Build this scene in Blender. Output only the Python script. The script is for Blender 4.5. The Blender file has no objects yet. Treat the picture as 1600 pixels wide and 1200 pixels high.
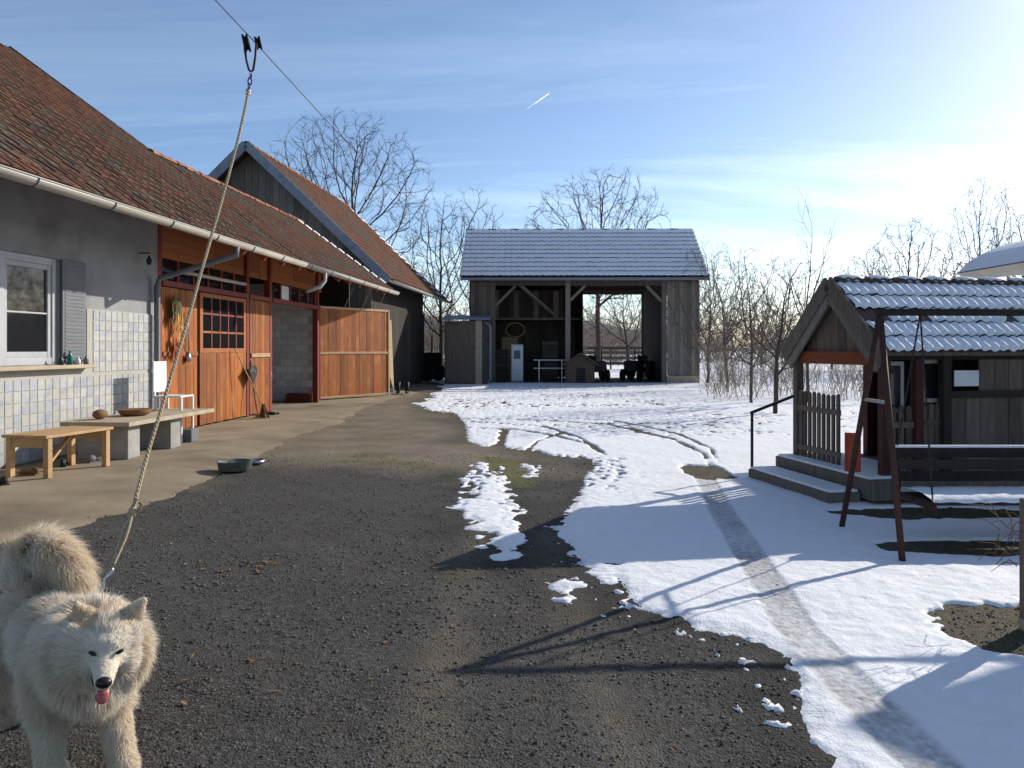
import bpy, bmesh, math, random
import numpy as np
from mathutils import Vector, Matrix, Euler
R = math.radians
random.seed(7)
sc = bpy.context.scene
col = sc.collection

# ---------------------------------------------------------------- camera
F, HZ, CH = 1250.0, 545.0, 1.55          # focal length in px of a 1600 px wide picture, horizon row, eye height
cam_d = bpy.data.cameras.new('camera'); cam = bpy.data.objects.new('camera', cam_d); col.objects.link(cam)
cam.location = (0, 0, CH); cam.rotation_euler = (R(90), 0, 0)
cam_d.sensor_width = 36; cam_d.lens = 36*F/1600; cam_d.shift_y = -(600-HZ)/1600
cam_d.clip_start = 0.05; cam_d.clip_end = 9000
sc.camera = cam
# ---------------------------------------------------------------- sky, sun, exposure
SUN_AZ, SUN_EL = 52.0, 24.5              # azimuth clockwise from +Y
w = bpy.data.worlds.new('World'); sc.world = w; w.use_nodes = True
nt = w.node_tree; N = nt.nodes; N.clear()
def wn(t, **k):
    n = N.new(t)
    for a, b in k.items(): setattr(n, a, b)
    return n
out = wn('ShaderNodeOutputWorld'); bg = wn('ShaderNodeBackground'); bg.inputs['Strength'].default_value = 0.146
sky = wn('ShaderNodeTexSky', sky_type='NISHITA', sun_disc=False)
sky.sun_elevation = R(SUN_EL); sky.sun_rotation = R(SUN_AZ); sky.air_density = 0.76; sky.dust_density = 0.5; sky.ozone_density = 2.4
tc = wn('ShaderNodeTexCoord'); sep = wn('ShaderNodeSeparateXYZ'); nt.links.new(tc.outputs['Generated'], sep.inputs[0])
mz = wn('ShaderNodeMath', operation='MAXIMUM'); nt.links.new(sep.outputs[2], mz.inputs[0]); mz.inputs[1].default_value = 0.0
az_ = wn('ShaderNodeMath', operation='ADD'); nt.links.new(mz.outputs[0], az_.inputs[0]); az_.inputs[1].default_value = 0.16
dx = wn('ShaderNodeMath', operation='DIVIDE'); nt.links.new(sep.outputs[0], dx.inputs[0]); nt.links.new(az_.outputs[0], dx.inputs[1])
dy = wn('ShaderNodeMath', operation='DIVIDE'); nt.links.new(sep.outputs[1], dy.inputs[0]); nt.links.new(az_.outputs[0], dy.inputs[1])
cb = wn('ShaderNodeCombineXYZ'); nt.links.new(dx.outputs[0], cb.inputs[0]); nt.links.new(dy.outputs[0], cb.inputs[1])
mp = wn('ShaderNodeMapping'); nt.links.new(cb.outputs[0], mp.inputs[0])
mp.inputs['Rotation'].default_value = (0, 0, R(20)); mp.inputs['Scale'].default_value = (0.28, 1.2, 1); mp.inputs['Location'].default_value = (7.7, 8.2, 0)
nz = wn('ShaderNodeTexNoise'); nt.links.new(mp.outputs[0], nz.inputs['Vector'])
nz.inputs['Scale'].default_value = 1.0; nz.inputs['Detail'].default_value = 9; nz.inputs['Roughness'].default_value = 0.64; nz.inputs['Distortion'].default_value = 0.6
rp = wn('ShaderNodeValToRGB'); nt.links.new(nz.outputs['Fac'], rp.inputs[0])
rp.color_ramp.elements[0].position = 0.45; rp.color_ramp.elements[0].color = (0, 0, 0, 1)
rp.color_ramp.elements[1].position = 0.74; rp.color_ramp.elements[1].color = (0.7, 0.7, 0.7, 1)
mx = wn('ShaderNodeMixRGB'); nt.links.new(rp.outputs[0], mx.inputs[0]); nt.links.new(sky.outputs[0], mx.inputs[1])
cl_ = wn('ShaderNodeMixRGB', blend_type='MULTIPLY'); cl_.inputs[0].default_value = 1; nt.links.new(sky.outputs[0], cl_.inputs[1]); cl_.inputs[2].default_value = (1.75, 1.5, 1.2, 1)
c2_ = wn('ShaderNodeMixRGB', blend_type='ADD'); c2_.inputs[0].default_value = 1; nt.links.new(cl_.outputs[0], c2_.inputs[1]); c2_.inputs[2].default_value = (1.2, 1.25, 1.3, 1); nt.links.new(c2_.outputs[0], mx.inputs[2])
nt.links.new(mx.outputs[0], bg.inputs[0]); nt.links.new(bg.outputs[0], out.inputs[0])

sd = bpy.data.lights.new('sun', 'SUN'); sun = bpy.data.objects.new('sun', sd); col.objects.link(sun)
sd.energy = 4.8; sd.angle = R(0.53); sd.color = (1.0, 0.93, 0.82)
S = Vector((math.sin(R(SUN_AZ))*math.cos(R(SUN_EL)), math.cos(R(SUN_AZ))*math.cos(R(SUN_EL)), math.sin(R(SUN_EL))))
sun.location = (30, 25, 30); sun.rotation_euler = S.to_track_quat('Z', 'Y').to_euler()
vs = sc.view_settings; vs.view_transform = 'Standard'; vs.look = 'None'; vs.gamma = 1; vs.use_curve_mapping = False; vs.exposure = 0.18
try:
    sc.cycles.use_denoising = True; sc.cycles.max_bounces = 6; sc.cycles.transparent_max_bounces = 8
except Exception: pass

# ---------------------------------------------------------------- helpers
def P(px, py, D): return Vector(((px-800)/F*D, D, CH-(py-HZ)/F*D))     # a point of the place seen at a picture position, at its distance
def G(px, py, z=0.0):
    D = (CH-z)*F/(py-HZ); return Vector(((px-800)/F*D, D, z))

class MB:
    def __init__(s): s.v = []; s.f = []
    def add(s, vs, fs):
        o = len(s.v); s.v += [tuple(p) for p in vs]; s.f += [tuple(i+o for i in f) for f in fs]; return s
    def hexa(s, p):   # 4 bottom ccw, 4 top ccw
        return s.add(p, [(3,2,1,0),(4,5,6,7),(0,1,5,4),(1,2,6,5),(2,3,7,6),(3,0,4,7)])
    def box(s, x0, x1, y0, y1, z0, z1):
        return s.hexa([(x0,y0,z0),(x1,y0,z0),(x1,y1,z0),(x0,y1,z0),(x0,y0,z1),(x1,y0,z1),(x1,y1,z1),(x0,y1,z1)])
    def bar(s, a, b, w, h, up=(0,0,1)):   # box beam from a to b
        a = Vector(a); b = Vector(b); d = (b-a).normalized(); u = Vector(up)
        if abs(d.dot(u)) > .95: u = Vector((0,1,0))
        x = d.cross(u).normalized()*(w/2); y = x.cross(d).normalized()*(h/2)
        return s.hexa([a-x-y, a+x-y, b+x-y, b-x-y, a-x+y, a+x+y, b+x+y, b-x+y])
    def tube(s, pts, rs, n=6, caps=True):
        pts = [Vector(p) for p in pts]; k = len(pts)
        if not hasattr(rs, '__len__'): rs = [rs]*k
        vs = []; ref = None
        for i, p in enumerate(pts):
            d = (pts[min(i+1,k-1)]-pts[max(i-1,0)])
            d = d.normalized() if d.length > 1e-9 else Vector((0,0,1))
            if ref is None: ref = Vector((1,0,0)) if abs(d.x) < .8 else Vector((0,1,0))
            x = (ref-d*ref.dot(d)).normalized(); ref = x; y = d.cross(x)
            for j in range(n):
                a = 2*math.pi*j/n; vs.append(p+(x*math.cos(a)+y*math.sin(a))*rs[i])
        fs = [(i*n+j, i*n+(j+1)%n, (i+1)*n+(j+1)%n, (i+1)*n+j) for i in range(k-1) for j in range(n)]
        if caps: fs += [tuple(range(n))[::-1], tuple((k-1)*n+j for j in range(n))]
        return s.add(vs, fs)
    def lathe(s, prof, n=16, c=(0,0,0), sx=1, sy=1, caps=True):
        vs = [(c[0]+r*sx*math.cos(2*math.pi*j/n), c[1]+r*sy*math.sin(2*math.pi*j/n), c[2]+z) for r, z in prof for j in range(n)]
        k = len(prof)
        fs = [(i*n+j, i*n+(j+1)%n, (i+1)*n+(j+1)%n, (i+1)*n+j) for i in range(k-1) for j in range(n)]
        if caps: fs += [tuple(range(n))[::-1], tuple((k-1)*n+j for j in range(n))]
        return s.add(vs, fs)
    def prism(s, poly, ext):   # poly: 3D points, ext: vector
        e = Vector(ext); n = len(poly); a = [Vector(p) for p in poly]
        return s.add(a+[p+e for p in a], [tuple(range(n))[::-1], tuple(range(n,2*n))]+[(i,(i+1)%n,n+(i+1)%n,n+i) for i in range(n)])
    def ell(s, c, r, n=10, m=7, rot=None):
        vs = []; c = Vector(c)
        for i in range(m+1):
            t = math.pi*i/m
            for j in range(n):
                a = 2*math.pi*j/n; p = Vector((r[0]*math.sin(t)*math.cos(a), r[1]*math.sin(t)*math.sin(a), -r[2]*math.cos(t)))
                if rot is not None: p = rot@p
                vs.append(c+p)
        return s.add(vs, [(i*n+j, i*n+(j+1)%n, (i+1)*n+(j+1)%n, (i+1)*n+j) for i in range(m) for j in range(n)])
    def mesh(s, name, m=None, smooth=False):
        me = bpy.data.meshes.new(name); me.from_pydata(s.v, [], s.f); me.validate(); me.update()
        bm = bmesh.new(); bm.from_mesh(me); bmesh.ops.recalc_face_normals(bm, faces=bm.faces); bm.to_mesh(me); bm.free()
        if m is not None: me.materials.append(m)
        if smooth: me.polygons.foreach_set('use_smooth', [True]*len(me.polygons))
        return me
    def build(s, name, m, parent=None, smooth=False, bevel=0, kind=None):
        o = bpy.data.objects.new(name, s.mesh(name, m, smooth)); col.objects.link(o)
        if parent is not None: o.parent = parent
        if bevel:
            b = o.modifiers.new('bevel', 'BEVEL'); b.width = bevel; b.segments = 2; b.limit_method = 'ANGLE'
        if kind: o['kind'] = kind
        return o
def npmesh(name, V, Fq, m, parent=None, kind=None, smooth=False):
    V = np.ascontiguousarray(V, dtype=np.float32); Fq = np.ascontiguousarray(Fq, dtype=np.int32)
    me = bpy.data.meshes.new(name); me.vertices.add(len(V)); me.vertices.foreach_set('co', V.ravel())
    k = Fq.shape[1]; me.loops.add(Fq.size); me.loops.foreach_set('vertex_index', Fq.ravel())
    me.polygons.add(len(Fq)); me.polygons.foreach_set('loop_start', np.arange(0, Fq.size, k, dtype=np.int32))
    if smooth: me.polygons.foreach_set('use_smooth', np.ones(len(Fq), bool))
    me.update(calc_edges=True); me.validate()
    if m is not None: me.materials.append(m)
    o = bpy.data.objects.new(name, me); col.objects.link(o)
    if parent is not None: o.parent = parent
    if kind: o['kind'] = kind
    return o
def piece(name, me, parent, loc=(0,0,0), rot=(0,0,0), scale=(1,1,1)):
    o = bpy.data.objects.new(name, me); col.objects.link(o); o.parent = parent
    o.location = loc; o.rotation_euler = rot; o.scale = scale; return o
def tag(o, label, cat, group=None):
    o['label'] = label; o['category'] = cat
    if group: o['group'] = group
    return o
def thing(name, label, cat, loc=(0,0,0), rz=0, group=None):
    o = bpy.data.objects.new(name, None); col.objects.link(o); o.empty_display_size = .1
    o.location = loc; o.rotation_euler = (0,0,rz); return tag(o, label, cat, group)
def group_node(name, parent):      # an Empty part that holds pieces
    o = bpy.data.objects.new(name, None); col.objects.link(o); o.parent = parent; return o

# ---------------------------------------------------------------- numpy noise
def _h(ix, iy, s):
    n = (ix.astype(np.int64)*374761393 + iy.astype(np.int64)*668265263 + s*1442695041) & 0x7fffffff
    n = ((n ^ (n >> 13))*1274126177) & 0x7fffffff
    return ((n ^ (n >> 16)) & 0xffff)/65535.0
def vn(x, y, s=0):
    ix = np.floor(x); iy = np.floor(y); fx = x-ix; fy = y-iy
    fx = fx*fx*(3-2*fx); fy = fy*fy*(3-2*fy)
    a = _h(ix,iy,s); b = _h(ix+1,iy,s); c = _h(ix,iy+1,s); d = _h(ix+1,iy+1,s)
    return (a*(1-fx)+b*fx)*(1-fy)+(c*(1-fx)+d*fx)*fy
def fbm(x, y, o=4, s=0, g=.5):
    t = 0; a = 1; n = 0
    for i in range(o):
        t = t+a*vn(x*2**i+17.3*i, y*2**i-9.1*i, s+i*7); n += a; a *= g
    return t/n-.5
def sdist(x, y, poly):   # signed distance to a polygon, positive inside
    d = np.full(x.shape, 1e9); ins = np.zeros(x.shape, bool); n = len(poly)
    for i in range(n):
        ax, ay = poly[i]; bx, by = poly[(i+1)%n]; ex, ey = bx-ax, by-ay
        t = np.clip(((x-ax)*ex+(y-ay)*ey)/(ex*ex+ey*ey+1e-12), 0, 1)
        d = np.minimum(d, (x-ax-t*ex)**2+(y-ay-t*ey)**2)
        c = ((ay > y) != (by > y)); xx = ax+(y-ay)*ex/(ey if abs(ey) > 1e-12 else 1e-12); ins ^= c & (x < xx)
    d = np.sqrt(d); return np.where(ins, d, -d)
def ldist(x, y, line):
    d = np.full(x.shape, 1e9)
    for (ax, ay), (bx, by) in zip(line[:-1], line[1:]):
        ex, ey = bx-ax, by-ay; t = np.clip(((x-ax)*ex+(y-ay)*ey)/(ex*ex+ey*ey+1e-12), 0, 1)
        d = np.minimum(d, (x-ax-t*ex)**2+(y-ay-t*ey)**2)
    return np.sqrt(d)
def W(pts, z=0): return [tuple(G(a, b, z)[:2]) for a, b in pts]

# ---------------------------------------------------------------- materials
def M(name, c1, c2=None, sc_=6, st=(1,1,1), rough=.8, bump=.15, bsc=None, rnd=.25, c3=None, sc3=1.5, lo3=.5, hi3=.7, metal=0, lo=.35, hi=.68, spec=.3, det=6, bdist=.01):
    m = bpy.data.materials.new(name); m.use_nodes = True; t = m.node_tree; n = t.nodes; L = t.links
    b = n['Principled BSDF']; b.inputs['Roughness'].default_value = rough; b.inputs['Metallic'].default_value = metal
    b.inputs['Specular IOR Level'].default_value = spec
    co = n.new('ShaderNodeTexCoord'); oi = n.new('ShaderNodeObjectInfo')
    mu = n.new('ShaderNodeMath'); mu.operation = 'MULTIPLY'; mu.inputs[1].default_value = 37.0; L.new(oi.outputs['Random'], mu.inputs[0])
    ad = n.new('ShaderNodeVectorMath'); ad.operation = 'ADD'; L.new(co.outputs['Object'], ad.inputs[0]); L.new(mu.outputs[0], ad.inputs[1])
    mp = n.new('ShaderNodeMapping'); mp.inputs['Scale'].default_value = st; L.new(ad.outputs[0], mp.inputs[0])
    nz = n.new('ShaderNodeTexNoise'); nz.inputs['Scale'].default_value = sc_; nz.inputs['Detail'].default_value = det; nz.inputs['Roughness'].default_value = .6
    L.new(mp.outputs[0], nz.inputs['Vector'])
    mr = n.new('ShaderNodeMapRange'); mr.inputs[1].default_value = lo; mr.inputs[2].default_value = hi; L.new(nz.outputs['Fac'], mr.inputs[0])
    mix = n.new('ShaderNodeMixRGB'); L.new(mr.outputs[0], mix.inputs[0]); mix.inputs[1].default_value = (*c1, 1); mix.inputs[2].default_value = (*(c2 or c1), 1)
    o = mix.outputs[0]
    if c3:
        n3 = n.new('ShaderNodeTexNoise'); n3.inputs['Scale'].default_value = sc3; n3.inputs['Detail'].default_value = 5; L.new(ad.outputs[0], n3.inputs['Vector'])
        r3 = n.new('ShaderNodeMapRange'); r3.inputs[1].default_value = lo3; r3.inputs[2].default_value = hi3; L.new(n3.outputs['Fac'], r3.inputs[0])
        x3 = n.new('ShaderNodeMixRGB'); L.new(r3.outputs[0], x3.inputs[0]); L.new(o, x3.inputs[1]); x3.inputs[2].default_value = (*c3, 1); o = x3.outputs[0]
    if rnd:
        rr = n.new('ShaderNodeMapRange'); rr.inputs[3].default_value = 1-rnd; rr.inputs[4].default_value = 1+rnd; L.new(oi.outputs['Random'], rr.inputs[0])
        vm = n.new('ShaderNodeVectorMath'); vm.operation = 'SCALE'; L.new(o, vm.inputs[0]); L.new(rr.outputs[0], vm.inputs['Scale']); o = vm.outputs[0]
    L.new(o, b.inputs['Base Color'])
    if bump:
        bn = n.new('ShaderNodeBump'); bn.inputs['Strength'].default_value = bump; bn.inputs['Distance'].default_value = bdist
        if bsc:
            nb = n.new('ShaderNodeTexNoise'); nb.inputs['Scale'].default_value = bsc; nb.inputs['Detail'].default_value = 5; L.new(mp.outputs[0], nb.inputs['Vector']); L.new(nb.outputs['Fac'], bn.inputs['Height'])
        else: L.new(nz.outputs['Fac'], bn.inputs['Height'])
        L.new(bn.outputs[0], b.inputs['Normal'])
    return m
m_plaster = M('house_plaster', (.30,.305,.31), (.245,.25,.255), 2.2, rough=.9, bump=.3, bsc=60, rnd=0, c3=(.185,.18,.175), sc3=1.1, lo3=.52, hi3=.75, det=9)
m_tile_wall = M('wall_tile_glaze', (.47,.46,.39), (.42,.42,.40), 14, rough=.4, bump=.05, rnd=.10, c3=(.35,.37,.42), sc3=7, lo3=.42, hi3=.62)
m_grout = M('wall_tile_grout', (.42,.40,.35), (.36,.35,.31), 20, rnd=0)
m_roof = M('clay_roof_tile', (.16,.062,.034), (.085,.042,.028), 7, rough=.9, bump=.4, bsc=40, rnd=.38, c3=(.085,.08,.055), sc3=1.3, lo3=.46, hi3=.64)
m_roof2 = M('clay_roof_tile_joined', (.175,.068,.034), (.08,.045,.032), 2.6, rough=.9, bump=.4, bsc=40, rnd=0, c3=(.085,.082,.06), sc3=.8, lo3=.48, hi3=.64, det=10)
m_ridge = M('clay_ridge_tile', (.38,.13,.055), (.24,.085,.045), 8, rough=.85, bump=.3, rnd=.3, c3=(.14,.12,.09), sc3=5)
m_roof3 = M('barn_roof_tile', (.215,.088,.048), (.125,.06,.04), 1.6, rough=.9, bump=.3, bsc=30, rnd=0, c3=(.12,.10,.075), sc3=.5, lo3=.5, hi3=.66, det=10)
m_roofdark = M('dark_roof_tile', (.07,.035,.03), (.04,.03,.03), 3, rough=.8, rnd=.2)
m_zinc = M('gutter_paint', (.43,.40,.35), (.34,.31,.27), 3, (1,.3,1), rough=.45, bump=.05, rnd=.05)
m_zincd = M('gutter_strap_metal', (.16,.15,.14), None, rough=.5, rnd=0)
m_white = M('white_paint', (.72,.73,.74), (.62,.63,.65), 5, rough=.45, bump=.05, rnd=.06)
m_winw = M('window_white_in_shade', (.42,.43,.45), (.36,.37,.39), 5, rough=.45, bump=.05, rnd=.05)  # white paint darkened, the eave shade is put into the colour
m_grey = M('grey_paint', (.16,.17,.18), (.13,.14,.15), 8, rough=.6, rnd=.06)
m_orange = M('varnished_pine_plank', (.37,.112,.012), (.19,.048,.007), 5, (7,7,.5), rough=.6, bump=.3, rnd=.34, c3=(.37,.145,.035), sc3=1.7, lo3=.52, hi3=.74)
m_orangeb = M('varnished_pine_board', (.36,.12,.03), (.22,.06,.016), 4, (.5,6,6), rough=.55, bump=.2, rnd=.2)
m_pale = M('pale_worn_wood', (.50,.34,.20), (.36,.23,.13), 5, (.6,5,5), rough=.75, bump=.2, rnd=.15)
m_bench = M('bench_pine', (.52,.33,.17), (.40,.24,.11), 5, (5,.6,5), rough=.65, bump=.15, rnd=.15)
m_red = M('red_brown_paint', (.22,.035,.022), (.15,.028,.02), 6, rough=.55, rnd=.15)
m_dred = M('dark_red_stain', (.085,.022,.018), (.055,.018,.016), 6, (5,5,.6), rough=.65, rnd=.2)
m_dark = M('dark_weathered_board_and_shade', (.040,.030,.024), (.024,.019,.016), 5, (6,6,.5), rough=.85, bump=.3, rnd=.35)  # real dark boards, and the shade of the old barn bay as colour
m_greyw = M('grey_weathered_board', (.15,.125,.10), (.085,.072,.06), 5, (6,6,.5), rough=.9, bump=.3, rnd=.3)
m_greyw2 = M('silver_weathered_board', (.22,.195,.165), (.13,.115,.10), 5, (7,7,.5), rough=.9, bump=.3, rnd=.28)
m_hutw = M('playhouse_board', (.15,.115,.09), (.09,.07,.056), 5, (6,6,.5), rough=.85, bump=.3, rnd=.3)
m_barge = M('bargeboard_blue_grey', (.24,.27,.31), (.17,.19,.22), 5, rough=.7, rnd=.1)
m_conc = M('concrete', (.30,.24,.165), (.215,.17,.115), 1.6, rough=.95, bump=.4, bsc=45, rnd=0, c3=(.13,.105,.072), sc3=.6, lo3=.48, hi3=.70, det=11)
m_block = M('concrete_block', (.70,.70,.68), (.58,.58,.57), 7, rough=.95, bump=.35, bsc=60, rnd=.16)
m_mortar = M('mortar', (.42,.42,.41), None, 20, rnd=0)
m_slab = M('table_slab_concrete', (.46,.38,.28), (.34,.28,.20), 5, rough=.9, bump=.3, bsc=50, rnd=.1)
m_black = M('black_rubber', (.012,.012,.013), (.02,.02,.02), 10, rough=.6, rnd=.1)
m_iron = M('dark_iron', (.03,.028,.03), (.05,.035,.03), 20, rough=.5, metal=.6, rnd=.1)
m_steel = M('bright_steel', (.55,.56,.58), (.45,.46,.48), 10, rough=.3, metal=.9, rnd=.1)
m_rope = M('hemp_rope', (.50,.40,.25), (.32,.25,.15), 120, rough=.9, bump=.6, bdist=.003, rnd=0)
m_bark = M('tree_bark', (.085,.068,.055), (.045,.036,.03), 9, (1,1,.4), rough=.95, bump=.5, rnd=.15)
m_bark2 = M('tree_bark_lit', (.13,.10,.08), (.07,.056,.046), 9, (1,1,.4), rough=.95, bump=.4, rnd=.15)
m_earth = M('bare_earth', (.09,.065,.045), (.055,.04,.03), 3, rough=.95, bump=.4, rnd=.1)
m_fridge = M('white_enamel', (.60,.64,.66), (.52,.56,.58), 4, rough=.35, rnd=0)
m_blue = M('blue_grey_metal', (.17,.19,.24), (.14,.155,.20), 4, rough=.5, rnd=.1)
m_tan = M('tan_board', (.34,.26,.15), (.26,.19,.11), 4, rough=.8, rnd=.1)
m_green = M('green_ceramic', (.03,.07,.055), (.02,.05,.04), 10, rough=.4, rnd=.2)
m_plastic_o = M('orange_plastic', (.42,.065,.018), (.36,.05,.015), 6, rough=.45, rnd=.0)
m_straw = M('broom_straw', (.20,.115,.05), (.12,.07,.035), 30, (3,3,.4), rough=.9, rnd=.2)

def glass(name, tint=(.8,.85,.88)):
    m = bpy.data.materials.new(name); m.use_nodes = True; b = m.node_tree.nodes['Principled BSDF']
    b.inputs['Base Color'].default_value = (.02,.022,.025,1); b.inputs['Roughness'].default_value = .03; b.inputs['Specular IOR Level'].default_value = .8
    b.inputs['Transmission Weight'].default_value = .35
    return m
m_glass = glass('window_glass')
def snowmat(name, c=(.86,.87,.89), attr=False):
    m = bpy.data.materials.new(name); m.use_nodes = True; t = m.node_tree; n = t.nodes; L = t.links; b = n['Principled BSDF']
    b.inputs['Roughness'].default_value = .75; b.inputs['Specular IOR Level'].default_value = .25
    co = n.new('ShaderNodeTexCoord')
    n1 = n.new('ShaderNodeTexNoise'); n1.inputs['Scale'].default_value = 9; n1.inputs['Detail'].default_value = 8; n1.inputs['Roughness'].default_value = .65; L.new(co.outputs['Object'], n1.inputs['Vector'])
    mr = n.new('ShaderNodeMapRange'); mr.inputs[1].default_value = .3; mr.inputs[2].default_value = .7; L.new(n1.outputs['Fac'], mr.inputs[0])
    mx = n.new('ShaderNodeMixRGB'); L.new(mr.outputs[0], mx.inputs[0]); mx.inputs[1].default_value = (*[x*.93 for x in c], 1); mx.inputs[2].default_value = (*c, 1)
    o = mx.outputs[0]
    if attr:
        a = n.new('ShaderNodeAttribute'); a.attribute_name = 'dirt'
        n2 = n.new('ShaderNodeTexNoise'); n2.inputs['Scale'].default_value = 26; n2.inputs['Detail'].default_value = 6; L.new(co.outputs['Object'], n2.inputs['Vector'])
        m2 = n.new('ShaderNodeMapRange'); m2.inputs[1].default_value = .3; m2.inputs[2].default_value = .7; m2.inputs[3].default_value = .35; m2.inputs[4].default_value = 1.0; L.new(n2.outputs['Fac'], m2.inputs[0])
        mu = n.new('ShaderNodeMath'); mu.operation = 'MULTIPLY'; L.new(a.outputs['Fac'], mu.inputs[0]); L.new(m2.outputs[0], mu.inputs[1])
        x2 = n.new('ShaderNodeMixRGB'); L.new(mu.outputs[0], x2.inputs[0]); L.new(o, x2.inputs[1]); x2.inputs[2].default_value = (.135,.13,.122,1); o = x2.outputs[0]
    L.new(o, b.inputs['Base Color'])
    nf = n.new('ShaderNodeTexNoise'); nf.inputs['Scale'].default_value = 70; nf.inputs['Detail'].default_value = 4; L.new(co.outputs['Object'], nf.inputs['Vector'])
    ma = n.new('ShaderNodeMath'); ma.operation = 'MULTIPLY_ADD'; L.new(nf.outputs['Fac'], ma.inputs[0]); ma.inputs[1].default_value = .28; L.new(n1.outputs['Fac'], ma.inputs[2])
    bn = n.new('ShaderNodeBump'); bn.inputs['Strength'].default_value = .5; bn.inputs['Distance'].default_value = .03; L.new(ma.outputs[0], bn.inputs['Height']); L.new(bn.outputs[0], b.inputs['Normal'])
    return m
m_snow = snowmat('snow'); m_snowg = snowmat('ground_snow', attr=True)
# ---------------------------------------------------------------- ground, apron, snow
BA = math.atan2(100, F)                                    # the farm buildings run this much to the right of the view
BN = Vector((math.cos(BA), -math.sin(BA), 0)); BD = Vector((math.sin(BA), math.cos(BA), 0))
def bw(u, v, z=0): return BN*u+BD*(v-.42)+Vector((0,0,z))
snow_poly = [(-3.3,36.6)]+W([(690,603),(655,632),(700,648),(724,662),(735,690),(775,698),(850,712),(945,716),(935,735),(918,765),(895,800),(878,832),(935,890),(1000,952),(1090,985),(1150,992),(1200,1010),(1225,1040),(1242,1075),(1238,1110),(1268,1160),(1296,1200)])+[(1.35,2.4),(1.9,1.2),(2.6,-30),(700,-30),(700,900),(-500,900),(-500,48),(-14,42)]
patches = [W([(712,738),(752,722),(785,722),(800,752),(812,800),(822,832),(806,872),(776,880),(760,850),(736,830),(700,797),(728,775)]), W([(872,884),(885,893),(906,934),(893,942),(868,918)]), W([(818,724),(852,728),(846,745),(812,744)])]
apron_px = [(-420,990),(-150,885),(0,838),(100,816),(200,790),(262,764),(330,737),(372,716),(410,698),(480,672),(560,645),(622,621),(652,610)]
apron_poly = W(apron_px)+[tuple(bw(-12,36)[:2]), tuple(bw(-12,1)[:2])]
dirt_poly = W([(300,760),(372,722),(470,728),(600,735),(720,744),(800,742),(880,738),(800,700),(735,690),(724,662),(655,632),(700,603),(640,600),(380,680)])
tracks = [(W([(1098,742),(1122,790),(1160,850),(1240,980),(1340,1090),(1450,1200),(1530,1290)]), .108)]
arcs = [(W(p), h) for p, h in [([(690,668),(800,672),(870,682),(925,697),(945,712)], .09), ([(700,654),(820,656),(950,664),(1050,686),(1100,710),(1112,732)], .10), ([(735,660),(850,668),(905,684),(938,708)], .06), ([(820,650),(960,658),(1060,678),(1110,702),(1122,722)], .07), ([(770,735),(782,690),(790,672)], .12), ([(815,712),(840,690),(880,676)], .07)]]
def blob(x, y, c, rx, ry): return 1-np.sqrt(((x-c[0])/rx)**2+((y-c[1])/ry)**2)
def zg(x, y):
    near = np.exp(-(y/14.0)**2)
    return .05*fbm(x/3.1, y/3.1, 2, 3)*np.clip(y/12, .2, 1)+near*(.022*fbm(x/.35, y/.35, 3, 11)+.010*fbm(x/.07, y/.07, 2, 5))
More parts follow.
